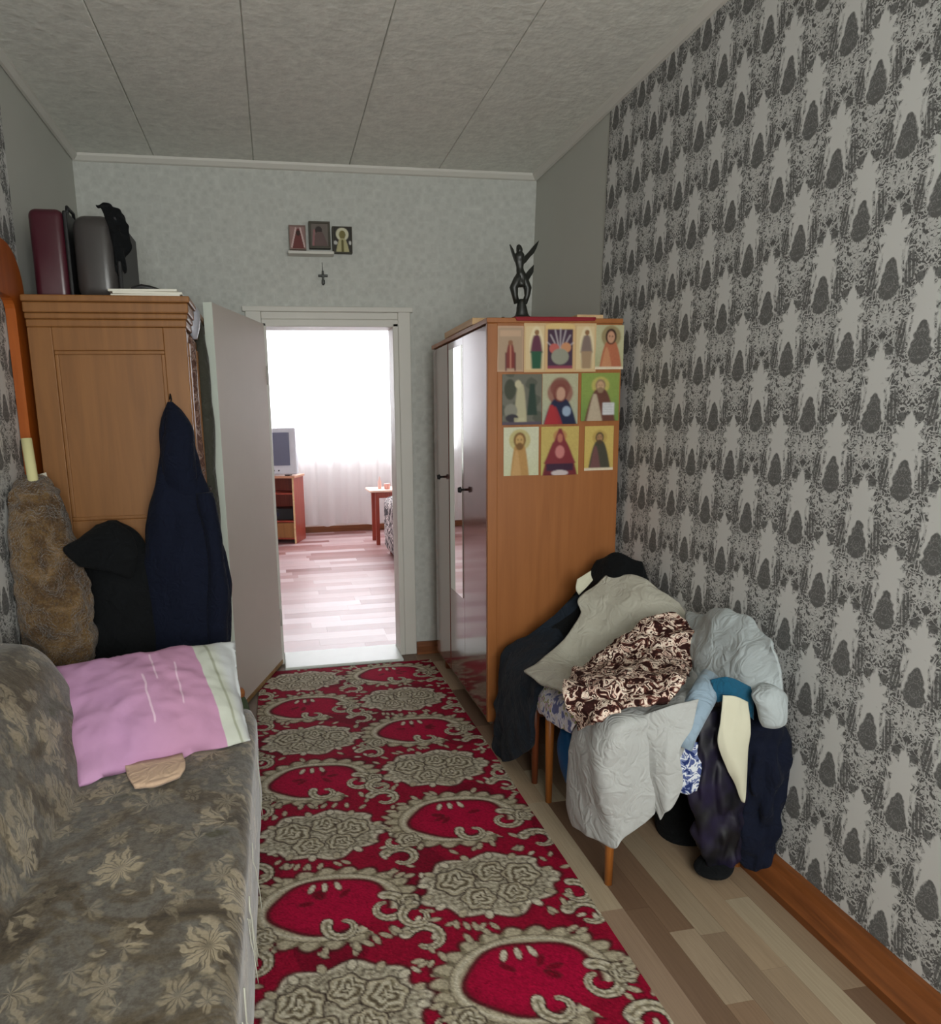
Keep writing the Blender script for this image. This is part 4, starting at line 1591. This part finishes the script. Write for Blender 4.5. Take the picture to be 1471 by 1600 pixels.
M['palewood'] = wood('pale board', c(186, 152, 110), c(210, 178, 136), .6, 0)
M['palewood_y'] = wood('pale board lengthwise', c(186, 152, 110), c(210, 178, 136), .6, 1)
board(.86, 1.06, 3.10, 3.62, WT, WT + .028, M['palewood_y'], 'pale wooden board lying on the front of the right wardrobe top')
board(1.28, 1.40, 2.96, 3.40, WT + .001, WT + .024, M['palewood_y'], 'pale wooden board on the wardrobe top near the damask wall')
o = sheet('ribbon', [[(.985, 3.02, WT + .006), (1.15, 3.02, WT + .006), (1.335, 3.02, WT + .006)], [(.985, 2.91, WT + .006), (1.15, 2.908, WT + .006), (1.335, 2.91, WT + .006)],
                     [(.985, 2.8925, WT - .002), (1.15, 2.8915, WT - .002), (1.335, 2.8925, WT - .002)], [(.99, 2.8915, WT - .012), (1.15, 2.8915, WT - .014), (1.33, 2.8915, WT - .011)]],
          plain('red cloth', c(132, 36, 44), .8, .1), 26, 14, .0008, 20, .002, 2)
tag(o, 'red cloth strip hanging over the top edge of the right wardrobe', 'cloth')
o = box('box', 1.06, 1.26, 3.12, 3.30, WT + .001, WT + .034, plain('mauve-grey cardboard', c(136, 120, 118), .8, .1), None, .004, loc=(1.16, 3.21, WT))
tag(o, 'low mauve-grey box on the right wardrobe top', 'box')
# dark winged statuette
M['bronze'] = plain('dark bronze', c(34, 36, 32), .4, .3, 20, .3, 70, .5)
sz = WT + .0345
st = thing('statuette', (1.20, 3.2, sz), 'dark winged bird-like statuette standing on the right wardrobe', 'statuette')
PS = lambda px, py, dy=0: S(px, py, 3.21 + dy)
bs = S(816, 470, 3.21)
lb = [(Vector((bs.x, 3.21, sz)), .050, .035), (Vector((bs.x, 3.21, sz + .012)), .048, .034), (Vector((bs.x, 3.21, sz + .024)), .030, .024), (PS(815, 468), .016, .018)]
loft('base', lb, M['bronze'], n=18, steps=14, amp=.006, freq=30, parent=st, seed=2)
tube('leg', [PS(808, 474), PS(805, 462), PS(803, 450), PS(809, 438), PS(814, 428)], [.013, .014, .020, .021, .018], M['bronze'], st, 10)
tube('leg', [PS(820, 474), PS(824, 462), PS(825, 451), PS(820, 440), PS(815, 428)], [.012, .013, .018, .020, .018], M['bronze'], st, 10)
lb = [(PS(815, 448), .022, .018), (PS(815, 438), .026, .022), (PS(814, 428), .022, .02), (PS(813, 418), .015, .014), (PS(812, 408), .020, .018), (PS(812, 400), .024, .02), (PS(812, 394), .013, .013), (PS(812, 388), .004, .004)]
loft('body', lb, M['bronze'], n=18, steps=34, amp=.008, freq=26, parent=st, seed=2)
loft('head', [(PS(812, 398), .005, .005), (PS(812, 394), .013, .013), (PS(812, 389), .014, .014), (PS(811, 384), .010, .010), (PS(811, 382), .003, .003)], M['bronze'], n=14, steps=14, amp=.001, parent=st)
tube('beak', [PS(811, 389, -.012), PS(810, 391, -.026), PS(810, 393, -.034)], [.005, .004, .001], M['bronze'], st, 8)


def wing(name, pts, th=.007):
    n_ = len(pts)
    vs = [p - Vector((0, th, 0)) for p in pts] + [p + Vector((0, th, 0)) for p in pts]
    fs = [tuple(range(n_)), tuple(range(2 * n_ - 1, n_ - 1, -1))] + [(i, n_ + i, n_ + (i + 1) % n_, (i + 1) % n_) for i in range(n_)]
    return mk(name, vs, fs, M['bronze'], st)


wing('wing', [PS(809, 416), PS(804, 406, .01), PS(800, 394, .02), PS(797, 382, .03), PS(802, 390, .025), PS(804, 396, .02), PS(808, 402, .01), PS(812, 408)])
wing('wing', [PS(813, 408), PS(818, 402, .01), PS(826, 394, .02), PS(834, 384, .03), PS(842, 376, .04), PS(838, 388, .035), PS(834, 396, .03), PS(828, 402, .02), PS(822, 410, .01), PS(815, 416)])
wing('tail_feather', [PS(814, 440), PS(820, 430), PS(828, 420, .01), PS(834, 414, .015), PS(833, 426, .015), PS(827, 436, .01), PS(822, 446)])
o = tube('figurine', [S(785, 484, 3.3), S(786, 478, 3.3), S(787, 473, 3.3)], [.022, .02, .006], M['bronze'], None, 10, S(785, 484, 3.3))
o.location.z = WT + .029
tag(o, 'tiny dark lump beside the statuette on the pale board', 'figurine')

# ------------------------------------------------------------------ icons and cross above the door
IY = YF - .03


def wall_icon(px0, py0, px1, py1, frame_mat, cv, label, dep=.022, border=.012):
    a, b = S(px0, py0, IY), S(px1, py1, IY)
    x0, x1, z0, z1 = a.x, b.x, b.z, a.z
    it = thing('icon', ((x0 + x1) / 2, IY, z0), label, 'icon', 'icons above the door')
    bm = bmesh.new()
    y0, y1 = IY - dep / 2, YF - .002
    add_box(bm, x0, x1, y0, y1, z0, z0 + border, .001, 1)
    add_box(bm, x0, x1, y0, y1, z1 - border, z1, .001, 1)
    add_box(bm, x0, x0 + border, y0, y1, z0 + border, z1 - border, .001, 1)
    add_box(bm, x1 - border, x1, y0, y1, z0 + border, z1 - border, .001, 1)
    from_bm('icon_frame', bm, frame_mat, it)
    grid_print('picture', cv, lambda u, v: Vector((x0 + border + (x1 - x0 - 2 * border) * u, y0 + .005, z1 - border - (z1 - z0 - 2 * border) * v)), M['print'], it, back=(0, .004, 0))
    return it


fm = plain('dark icon frame', c(72, 68, 58), .5, .15)
cv = Canvas(26, 36, c(150, 120, 116))
cv.tri(.55, .1, 1, .06, .42, c(110, 60, 58), 1, .8)
cv.ell(.55, .3, .14, .12, c(64, 44, 40))
cv.line(.1, .9, .4, .1, .05, c(200, 176, 172))
cv.line(.95, .9, .7, .1, .05, c(200, 176, 172))
wall_icon(451, 352, 479, 391, plain('pinkish icon frame', c(128, 108, 100), .5, .1), cv, 'small pinkish framed icon, leftmost of three above the door', border=.006)
cv = Canvas(28, 36, c(112, 104, 98))
cv.ell(.45, .3, .2, .18, c(60, 52, 50))
cv.tri(.5, .35, 1, .1, .45, c(104, 86, 84), 1, .6)
cv.line(.12, .95, .2, .3, .05, c(150, 104, 106))
wall_icon(482, 346, 517, 389, fm, cv, 'dark framed icon, middle and tallest of three above the door', border=.012)
cv = Canvas(26, 36, c(56, 54, 50))
cv.ell(.5, .28, .34, .26, c(206, 204, 178))
cv.ell(.5, .3, .18, .17, c(120, 112, 70))
cv.tri(.5, .45, 1, .1, .36, c(176, 170, 130), 1, .5)
cv.line(.5, .55, .5, .98, .06, c(90, 84, 44))
cv.ell(.12, .62, .1, .08, c(190, 190, 186))
cv.ell(.92, .62, .08, .08, c(190, 190, 186))
wall_icon(519, 354, 551, 396, fm, cv, 'black icon with a gold figure, rightmost of three above the door', border=.005)
a, b = S(450, 392, 4.16), S(522, 398, 4.16)
o = box('shelf', a.x, b.x, 4.14, YF - .001, b.z - .002, S(486, 392, 4.16).z - .004, M['white'], None, .002, loc=((a.x + b.x) / 2, 4.18, b.z))
tag(o, 'narrow white shelf strip under the icons above the door', 'shelf')
cr = thing('cross', S(505, 432, YF - .01), 'small dark hanging cross on the wall above the door', 'cross')
cxm = S(505, 432, YF - .012)
box('cross_post', cxm.x - .006, cxm.x + .006, YF - .016, YF - .006, cxm.z - .045, cxm.z + .03, M['bronze'], cr, .002)
box('cross_bar', cxm.x - .026, cxm.x + .026, YF - .017, YF - .005, cxm.z - .002, cxm.z + .010, M['bronze'], cr, .002)
box('figure', cxm.x - .009, cxm.x + .009, YF - .022, YF - .016, cxm.z - .042, cxm.z - .02, M['bronze'], cr, .003)
tube('cord', [(cxm.x, YF - .008, cxm.z + .03), (cxm.x - .002, YF - .006, cxm.z + .075)], .0015, M['bronze'], cr, 6)

# ------------------------------------------------------------------ two chairs under the clothes
def chair(y0, y1, label, mat, x0=.93, x1=1.36):
    ch = thing('chair', ((x0 + x1) / 2, (y0 + y1) / 2, 0), label, 'chair', 'chairs along the damask wall')
    box('seat', x0 + .004, x1 + .01, y0 - .015, y1 + .015, .425, .455, mat, ch, .012, 3)
    for yy in (y0 + .015, y1 - .015):
        tube('leg', [(x0 + .012, yy, .43), (x0 + .012, yy, 0)], [.019, .012], mat, ch, 12)
        tube('leg', [(x1 + .025, yy, 0), (x1 - .005, yy, .43), (x1 + .005, yy, .56), (x1 + .022, yy, .70)], [.013, .018, .016, .013], mat, ch, 12)
    box('back_rail', x1 + .008, x1 + .026, y0 + .01, y1 - .01, .63, .70, mat, ch, .006)
    box('back_rail', x1 - .004, x1 + .012, y0 + .01, y1 - .01, .52, .57, mat, ch, .006)
    for yy in (y0 + .03, y1 - .03):
        pass
    box('apron', x0 + .005, x0 + .022, y0 + .03, y1 - .03, .37, .425, mat, ch, .003)
    box('apron', x0 + .03, x1 - .02, y0 + .005, y0 + .022, .37, .425, mat, ch, .003)
    box('apron', x0 + .03, x1 - .02, y1 - .022, y1 - .005, .37, .425, mat, ch, .003)
    return ch


chair(1.83, 2.36, 'wooden chair buried under grey clothes, nearest to the camera by the damask wall', M['chairleg'])
chair(2.48, 2.84, 'wooden chair buried under clothes between the wardrobe and the other chair', M['chairleg_red'])

# ------------------------------------------------------------------ the clothes on the chairs
def cloth(name, ctrl, mat, label, cat, **kw):
    o = sheet(name, ctrl, mat, **kw)
    return tag(o, label, cat)


# dark jacket and trousers over the far chair
cloth('jacket', [
    [Vector((1.425, 2.84, .72)), Vector((1.435, 2.70, .70)), Vector((1.43, 2.52, .70))],
    [S(936, 876, 2.78), S(966, 864, 2.70), S(1004, 880, 2.60)],
    [S(918, 905, 2.77), S(955, 890, 2.66), S(1006, 905, 2.56)],
    [S(872, 958, 2.76), S(930, 950, 2.62), S(985, 945, 2.53)],
    [S(835, 1000, 2.75), S(890, 1000, 2.62), S(950, 995, 2.52)]], M['blackcloth'], 'black jacket over the back of the far chair beside the wardrobe', 'jacket', seed=2, nu=40, nv=50, amp=.012, thick=.012, ridge=.5)
cloth('trousers', [
    [S(905, 925, 2.72), S(925, 930, 2.68), S(945, 945, 2.62)],
    [S(850, 975, 2.74), S(880, 985, 2.68), S(900, 1010, 2.62)],
    [SX(796, 1012, .93), SX(828, 1028, .94), SX(856, 1050, .95)],
    [SX(782, 1036, .885), SX(808, 1050, .885), SX(842, 1074, .885)],
    [SX(777, 1090, .875), SX(802, 1098, .865), SX(832, 1110, .872)],
    [SX(772, 1145, .875), SX(798, 1158, .862), SX(826, 1166, .872)],
    [SX(768, 1180, .875), SX(790, 1190, .868), SX(810, 1184, .875)]], M['jean'], 'dark blue-grey trousers hanging off the front of the far chair', 'trousers', seed=5, nu=36, nv=70, amp=.012, thick=.018, ridge=.6, freq=11)
cloth('cloth', [[S(902, 905, 2.705), S(914, 898, 2.69), S(924, 892, 2.68)], [S(900, 920, 2.70), S(914, 910, 2.69), S(924, 900, 2.68)], [S(905, 930, 2.69), S(916, 918, 2.68), S(926, 906, 2.67)]], M['cream'], 'scrap of cream cloth tucked behind the black jacket', 'cloth', nu=12, nv=12, amp=.003, seed=8)
# floral cloth under the shirt, on the seat of the far chair
cloth('cloth', [
    [SZ(842, 1040, .50), SZ(880, 1060, .50), SZ(940, 1085, .50)],
    [SX(824, 1066, .905), SX(862, 1086, .905), SX(912, 1112, .905)],
    [SX(822, 1080, .895), SX(858, 1108, .893), SX(900, 1132, .89)],
    [SX(828, 1096, .897), SX(860, 1126, .893), SX(894, 1146, .89)]], M['floral'], 'pastel floral cloth hanging over the seat edge under the shirt', 'cloth', nu=34, nv=24, amp=.006, seed=9, edge=.006, freq=14)
# beige-grey shirt
cloth('shirt', [
    [S(948, 902, 2.66), S(985, 896, 2.58), S(1012, 908, 2.52), S(1035, 925, 2.46), S(1062, 942, 2.40)],
    [S(905, 935, 2.64), S(955, 935, 2.55), S(1000, 940, 2.46), S(1040, 950, 2.40), S(1080, 968, 2.33)],
    [S(908, 960, 2.60), S(945, 975, 2.51), S(990, 985, 2.42), S(1035, 985, 2.35), S(1080, 990, 2.29)],
    [S(888, 992, 2.56), S(925, 1010, 2.47), S(965, 1020, 2.38), S(1010, 1020, 2.32), S(1060, 1020, 2.25)],
    [S(858, 1022, 2.52), S(895, 1040, 2.44), S(935, 1050, 2.36), S(985, 1060, 2.28), S(1040, 1060, 2.22)],
    [SX(820, 1052, .862), SX(862, 1074, .868), SX(902, 1092, .875), S(960, 1096, 2.20), S(1020, 1090, 2.16)]], M['shirt'], 'beige-grey shirt spread over the backs and seats of both chairs', 'shirt', seed=12, nu=70, nv=70, amp=.011, thick=.008, ridge=.8, freq=7)
# grey garment hanging in front of the near chair
cloth('garment', [
    [SZ(1085, 1045, .60), SZ(1050, 1050, .58), SZ(1000, 1062, .56), SZ(950, 1080, .54), SZ(905, 1098, .52)],
    [S(1098, 1080, 1.84), S(1055, 1098, 1.82), S(1005, 1112, 1.80), SX(950, 1122, .915), SX(901, 1126, .905)],
    [S(1085, 1125, 1.785), S(1050, 1140, 1.775), S(1003, 1152, 1.77), SX(945, 1158, .885), SX(894, 1155, .88)],
    [S(1066, 1168, 1.78), S(1038, 1190, 1.77), S(1000, 1190, 1.765), SX(942, 1198, .885), SX(890, 1195, .885)],
    [S(1040, 1215, 1.78), S(1022, 1225, 1.77), S(990, 1235, 1.765), SX(940, 1240, .89), SX(889, 1230, .89)],
    [S(1024, 1250, 1.78), S(1010, 1262, 1.77), S(977, 1280, 1.765), SX(936, 1282, .895), SX(890, 1262, .90)],
    [S(1018, 1268, 1.78), S(998, 1290, 1.77), S(962, 1326, 1.765), SX(930, 1312, .90), SX(900, 1288, .91)]], M['greyskirt'], 'long light grey garment hanging down in front of the near chair', 'garment', seed=21, nu=64, nv=80, amp=.012, thick=.006, ridge=.9, stretch=(1, 1, .45), freq=10)
cloth('garment', [
    [S(1000, 1118, 1.80), S(1040, 1105, 1.765), S(1090, 1092, 1.76)],
    [S(1005, 1160, 1.79), S(1045, 1150, 1.74), S(1082, 1135, 1.735)],
    [S(1010, 1210, 1.78), S(1040, 1196, 1.725), S(1062, 1172, 1.725)],
    [S(1020, 1250, 1.775), S(1042, 1238, 1.725), S(1064, 1218, 1.725)],
    [S(1034, 1280, 1.75), S(1044, 1262, 1.73), S(1056, 1242, 1.73)]], M['greyskirt'], 'grey flap of cloth with a pointed hem over the long grey garment', 'garment', seed=25, nu=40, nv=50, amp=.011, thick=.006, ridge=.9, freq=12, stretch=(1, 1, .5))
# printed blouse
cloth('blouse', [
    [S(960, 1010, 2.30), S(990, 985, 2.28), S(1030, 962, 2.26), S(1060, 962, 2.23), S(1078, 985, 2.17)],
    [S(928, 1028, 2.27), S(970, 1010, 2.22), S(1020, 995, 2.18), S(1060, 995, 2.14), S(1082, 1012, 2.10)],
    [S(898, 1050, 2.26), S(950, 1040, 2.18), S(1005, 1030, 2.11), S(1050, 1030, 2.07), S(1080, 1040, 2.04)],
    [SZ(884, 1075, .60), SZ(935, 1070, .63), SZ(990, 1065, .65), SZ(1040, 1060, .66), SZ(1074, 1058, .66)],
    [SZ(888, 1100, .58), SZ(932, 1096, .605), SZ(985, 1090, .62), SZ(1028, 1086, .64), SZ(1062, 1078, .645)],
    [SX(903, 1142, .862), SZ(932, 1128, .575), SZ(968, 1112, .59), SZ(1005, 1104, .61), SZ(1046, 1096, .625)]], M['leopard'], 'brown and cream printed blouse crumpled on top of the clothes', 'blouse', seed=31, nu=70, nv=64, amp=.024, thick=.012, ridge=.6, freq=13, edge=.008)
# light sweater over the back of the near chair
cloth('sweater', [
    [Vector((1.425, 2.30, .60)), Vector((1.435, 2.08, .62)), Vector((1.435, 1.92, .60)), Vector((1.43, 1.78, .60))],
    [S(1076, 962, 2.28), S(1125, 958, 2.06), S(1170, 968, 1.92), S(1205, 1000, 1.79)],
    [S(1074, 985, 2.20), S(1120, 978, 2.00), S(1165, 992, 1.86), S(1216, 1035, 1.73)],
    [S(1078, 1015, 2.10), S(1122, 1015, 1.94), S(1170, 1030, 1.81), S(1222, 1072, 1.70)],
    [S(1086, 1050, 2.02), S(1122, 1050, 1.90), S(1168, 1058, 1.79), S(1222, 1100, 1.69)],
    [S(1096, 1075, 1.96), S(1128, 1068, 1.87), S(1172, 1080, 1.77), S(1224, 1122, 1.685)]], M['sweater'], 'pale grey-blue sweater draped over the back of the near chair', 'sweater', seed=41, nu=64, nv=64, amp=.013, thick=.010, ridge=.7)
sw = bpy.data.objects['sweater']
sl_ = pxloft('sleeve', [(1072, 1196, 1212, 1.705, .03), (1085, 1178, 1226, 1.70, .04), (1105, 1184, 1227, 1.69, .04), (1125, 1188, 1225, 1.685, .035), (1134, 1192, 1220, 1.685, .02)], M['sweater'], n=26, steps=24, amp=.006, seed=44)
sl_.parent = sw
sl_.location = sl_.location - sw.location
tl_, fl_ = tube_data([S(1112, 1062, 1.84), S(1095, 1092, 1.80), S(1082, 1122, 1.775), S(1072, 1145, 1.76), S(1064, 1166, 1.75)], [.036, .042, .040, .036, .030], 18)
s2 = mk('sleeve', tl_, fl_, M['blue'], sw, True)
s2['label'] = 'faded blue sleeve end'
for v in s2.data.vertices:
    v.co += Vector((noise.noise(v.co * 22), noise.noise(v.co * 22 + Vector((5, 0, 0))), noise.noise(v.co * 18))) * .009
# teal, cream and dark things hanging at the near side of the chair
cloth('cloth', [[S(1110, 1062, 1.80), S(1140, 1058, 1.77), S(1176, 1075, 1.76)], [S(1116, 1080, 1.78), S(1142, 1076, 1.755), S(1178, 1098, 1.745)], [S(1120, 1098, 1.78), S(1145, 1098, 1.755), S(1178, 1125, 1.745)]], M['teal'], 'teal cloth showing between the sweater and the cream cloth', 'cloth', nu=20, nv=18, amp=.006, seed=51, thick=.008)
cloth('cloth', [
    [S(1130, 1086, 1.752), S(1150, 1088, 1.745), S(1168, 1096, 1.742)],
    [S(1126, 1125, 1.752), S(1148, 1125, 1.738), S(1168, 1128, 1.742)],
    [S(1122, 1162, 1.752), S(1146, 1168, 1.738), S(1167, 1170, 1.742)],
    [S(1136, 1198, 1.752), S(1152, 1204, 1.738), S(1166, 1208, 1.742)],
    [S(1150, 1226, 1.75), S(1158, 1230, 1.742), S(1165, 1234, 1.742)],
    [S(1160, 1250, 1.75), S(1162, 1252, 1.747), S(1164, 1253, 1.745)]], M['cream'], 'cream cloth hanging in a point from the near chair', 'cloth', nu=26, nv=48, amp=.011, seed=55, thick=.004, ridge=.9, stretch=(1, 1, .3), freq=16)
pxloft_ = pxloft('trousers', [(1088, 1150, 1185, 1.80, .03), (1120, 1152, 1212, 1.79, .04), (1160, 1150, 1230, 1.79, .05), (1220, 1155, 1232, 1.79, .05), (1290, 1160, 1224, 1.79, .05), (1338, 1163, 1212, 1.785, .04), (1358, 1166, 1200, 1.78, .03)], M['navy'], n=64, steps=60, amp=.012, vfold=.035, seed=61, freq=13)
tag(pxloft_, 'navy trousers hanging to the floor beside the damask wall', 'trousers')
o = pxloft('garment', [(1108, 1108, 1150, 1.82, .02), (1135, 1094, 1164, 1.815, .03), (1180, 1084, 1170, 1.81, .034), (1240, 1082, 1172, 1.805, .036), (1300, 1090, 1170, 1.805, .036), (1335, 1098, 1162, 1.81, .034), (1346, 1102, 1156, 1.81, .03)], M['lining'], n=64, steps=50, amp=.006, vfold=.024, seed=66, freq=17)
tag(o, 'glossy black garment with a purple sheen hanging from the near chair', 'garment')
o = pxloft('boot', [(1336, 1110, 1140, 1.83, .03), (1344, 1100, 1142, 1.82, .05), (1354, 1088, 1140, 1.81, .055), (1360, 1088, 1136, 1.81, .05)], M['blackcloth'], n=24, steps=16, amp=.004, seed=68)
tag(o, 'black shoe-like bundle on the floor under the glossy black garment', 'bundle')
cloth('cloth', [[S(1052, 1168, 1.815), S(1080, 1160, 1.81), S(1108, 1160, 1.80)], [S(1056, 1205, 1.80), S(1080, 1205, 1.79), S(1100, 1200, 1.79)], [S(1060, 1235, 1.80), S(1076, 1240, 1.79), S(1090, 1235, 1.79)]], M['bluefloral'], 'small blue and white floral cloth hanging beside the grey flap', 'cloth', nu=22, nv=24, amp=.008, seed=71, ridge=.5, edge=.004)
o = pxloft('bag', [(1232, 1050, 1080, 2.06, .05), (1255, 1034, 1100, 2.06, .09), (1290, 1030, 1112, 2.06, .10), (1318, 1038, 1112, 2.06, .09), (1328, 1050, 1104, 2.06, .06)], M['blackcloth'], n=30, steps=24, amp=.012, seed=75)
tag(o, 'black bag hanging in the shade under the near chair', 'bag')
o = pxloft('bag', [(1140, 878, 890, 2.28, .03), (1165, 874, 900, 2.28, .05), (1200, 876, 905, 2.28, .05), (1222, 884, 905, 2.28, .04)], M['brightblue'], n=20, steps=18, amp=.012, seed=78)
tag(o, 'bright blue bag showing behind the long grey garment', 'bag')

# small bundle on the floor by the door
bd = thing('bundle', SZ(372, 1112, .0), 'small green bundle with an orange top by the foot of the open door', 'bundle')
o_p = SZ(378, 1128, 0)
pxloft('bundle_body', [(1086, 366, 380, 2.75, .02), (1098, 360, 386, 2.75, .04), (1115, 358, 390, 2.75, .045), (1150, 352, 392, 2.75, .05), (1210, 350, 396, 2.75, .05)], plain('green cloth', c(72, 84, 62), .9, .3, 40), parent=bd, n=20, steps=20, amp=.010, seed=81)
pxloft('bundle_top', [(1076, 368, 380, 2.75, .015), (1081, 362, 383, 2.745, .025), (1088, 364, 383, 2.745, .02)], plain('orange cloth', c(150, 92, 50), .8, .2, 40), parent=bd, n=16, steps=10, amp=.004, seed=83)

# ------------------------------------------------------------------ furniture of the next room
def rotz(o_, pivot, ang):
    for ch in [o_]:
        ch.rotation_euler.z = ang


M['tvstand'] = wood('red-brown tv stand', c(128, 46, 34), c(156, 66, 46), .35, 2)
M['silver'] = plain('silver plastic', c(188, 190, 196), .4, .04)
ts = thing('tv_stand', (.06, 9.0, 0), 'red-brown television stand by the window of the next room', 'stand')
x0, x1, y0, y1 = -.28, .26, 8.78, 9.2
box('side', x0, x0 + .02, y0, y1, 0, .80, M['tvstand'], ts, .002)
box('side', x1 - .02, x1, y0, y1, 0, .80, M['tvstand'], ts, .002)
box('back', x0 + .02, x1 - .02, y1 - .012, y1, .02, .8, M['tvstand'], ts)
box('top', x0 - .02, x1 + .02, y0 - .02, y1, .80, .828, wood('light top of stand', c(176, 120, 92), c(200, 146, 116), .35, 0), ts, .004)
for zz in (.05, .26, .60):
    box('shelf', x0 + .02, x1 - .02, y0 + .01, y1 - .012, zz, zz + .02, M['tvstand'], ts, .002)
box('drawer_front', x0 + .022, x1 - .022, y0, y0 + .016, .07, .255, M['cabinet'], ts, .003)
box('edge_strip', x1 - .021, x1 + .001, y0 - .006, y0, 0, .80, M['palewood'], ts, .001)
ts.rotation_euler.z = math.radians(-18)
vr = thing('player', (.04, 8.98, .28), 'dark player on the shelf of the television stand', 'player')
box('case', -.20, .20, 8.88, 9.12, .2802, .42, M['black'], vr, .008)
box('display', -.16, .02, 8.876, 8.881, .33, .37, plain('dark display', (.02, .02, .05), .2), vr, .002)
vr.rotation_euler.z = math.radians(-18)
tv = thing('television', (.04, 8.96, .83), 'silver tube television on the red-brown stand in the next room', 'television')
bm = bmesh.new()
add_box(bm, -.25, .30, 8.76, 8.86, .845, 1.40, .018, 3)
from_bm('bezel', bm, M['silver'], tv)
v, f = prism([(-.24, .86), (.26, .86), (.26, 1.39), (-.24, 1.39)], lambda a, b: (a, 8.86, b), lambda a, b: (.01 + (a - .01) * .62, 9.14, 1.12 + (b - 1.12) * .68))
mk('tube_housing', v, f, plain('dark grey housing', c(92, 92, 98), .5), tv)
sv, sf = [], []
for j in range(13):
    for i in range(13):
        u, w_ = i / 12 * 2 - 1, j / 12 * 2 - 1
        sv.append((.01 + u * .215, 8.745 + .006 * (u * u + w_ * w_), 1.15 + w_ * .195))
for j in range(12):
    for i in range(12):
        a = j * 13 + i
        sf.append((a, a + 1, a + 14, a + 13))
mk('screen', sv, sf, plain('dark glass screen', c(92, 96, 116), .2, .05, 3, 0, 80, .6), tv, True)
for k in range(4):
    tube('button', [(-.1 + k * .06, 8.762, .895), (-.1 + k * .06, 8.755, .895)], .009, M['black'], tv, 8)
for lx in (-.15, .17): box('foot', lx - .03, lx + .03, 8.79, 8.9, .829, .846, M['black'], tv, .002)
tv.rotation_euler.z = math.radians(-18)
# small table
tb = thing('side_table', (1.28, 8.5, 0), 'small red-brown table with a pale top by the curtain', 'table')
box('table_top', 1.05, 1.60, 8.28, 8.76, .63, .655, plain('pale table top', c(232, 196, 176), .4, .05), tb, .008)
for lx in (1.14, 1.53):
    for ly in (8.34, 8.70):
        box('leg', lx - .022, lx + .022, ly - .022, ly + .022, 0, .63, M['tvstand'], tb, .003)
box('apron', 1.12, 1.54, 8.335, 8.35, .56, .63, M['tvstand'], tb, .002)
o = tube('cup', [(1.28, 8.45, .656), (1.28, 8.45, .66), (1.28, 8.45, .71), (1.28, 8.45, .72)], [.03, .034, .04, .036], plain('pink ceramic', c(222, 170, 160), .3), None, 14, (1.28, 8.45, .656))
tag(o, 'small pink cup on the pale-topped table', 'cup')
o = tube('bottle', [(1.20, 8.52, .656), (1.20, 8.52, .74), (1.20, 8.52, .77), (1.20, 8.52, .80)], [.022, .022, .010, .009], plain('pale pink plastic', c(226, 196, 190), .3), None, 14, (1.20, 8.52, .656))
tag(o, 'small pale bottle beside the cup on the pale-topped table', 'bottle')
# sofa of the next room, only its near end shows
s2 = thing('sofa', (1.55, 6.9, 0), 'black and white patterned sofa arm behind the right door jamb', 'sofa')
M['zebra'] = speckle_mat('black and white upholstery', [(0, c(70, 66, 70)), (.46, c(120, 112, 112)), (.5, c(216, 208, 206)), (.6, c(96, 90, 94))], 9.0, 2.0)


def arm_fn(q):
    p_ = rounded(q, .13, .46, .30, .09)
    return Vector((p_.x + 1.255, p_.y + 7.35, p_.z + .34))


soft_block('armrest', arm_fn, 16, 0, 0, M['zebra'], s2, seed=9, amp=.006)


def s2seat(q):
    p_ = rounded(q, .55, .44, .17, .06)
    return Vector((p_.x + 1.92, p_.y + 7.35, p_.z + .24))


soft_block('seat', s2seat, 14, 0, 0, M['zebra'], s2, seed=10)
for lx in (1.2, 2.3):
    for ly in (7.0, 7.7): tube('leg', [(lx, ly, .08), (lx, ly, 0)], [.022, .018], M['tvstand'], s2, 8)
# tulle curtain over the far window
m, p = newmat('white tulle', .9, .1)
V.nt = m.node_tree
nt = m.node_tree
out = nt.nodes['Material Output']
tr = nt.nodes.new('ShaderNodeBsdfTranslucent')
tp = nt.nodes.new('ShaderNodeBsdfTransparent')
df_ = nt.nodes.new('ShaderNodeBsdfDiffuse')
n = nz(coord(), 240.0, 2.0)
for nd in (tr, df_): nt.links.new(mixc(n.outputs['Fac'], (.86, .86, .88), (.95, .95, .95)), nd.inputs[0])
m1, m2 = nt.nodes.new('ShaderNodeMixShader'), nt.nodes.new('ShaderNodeMixShader')
m1.inputs[0].default_value = .5
nt.links.new(df_.outputs[0], m1.inputs[1])
nt.links.new(tr.outputs[0], m1.inputs[2])
m2.inputs[0].default_value = .35
nt.links.new(m1.outputs[0], m2.inputs[1])
nt.links.new(tp.outputs[0], m2.inputs[2])
nt.links.new(m2.outputs[0], out.inputs[0])
cu_v, cu_f = [], []
NU, NV = 260, 30
for j in range(NV):
    for i in range(NU):
        x = -1.1 + 3.9 * i / (NU - 1)
        vv = j / (NV - 1)
        ph = x * 26 + 1.2 * math.sin(x * 3.1)
        y = 9.40 + (.018 + .018 * vv) * math.sin(ph) + .008 * math.sin(ph * 2.3 + 1)
        zb = .10 + .035 * abs(math.sin(x * 5.2))
        cu_v.append((x, y, 2.74 + (zb - 2.74) * vv))
for j in range(NV - 1):
    for i in range(NU - 1):
        a = j * NU + i
        cu_f.append((a, a + 1, a + NU + 1, a + NU))
cu = mk('curtain', cu_v, cu_f, m, None, True, (.85, 9.4, .1))
tag(cu, 'white tulle curtain with a scalloped hem over the bright window of the next room', 'curtain')
rod = tube('curtain_rod', [(-1.2, 9.42, 2.76), (2.88, 9.42, 2.76)], .012, M['white'], None, 10, (.85, 9.42, 2.76))
tag(rod, 'white curtain rod above the tulle curtain', 'rod')
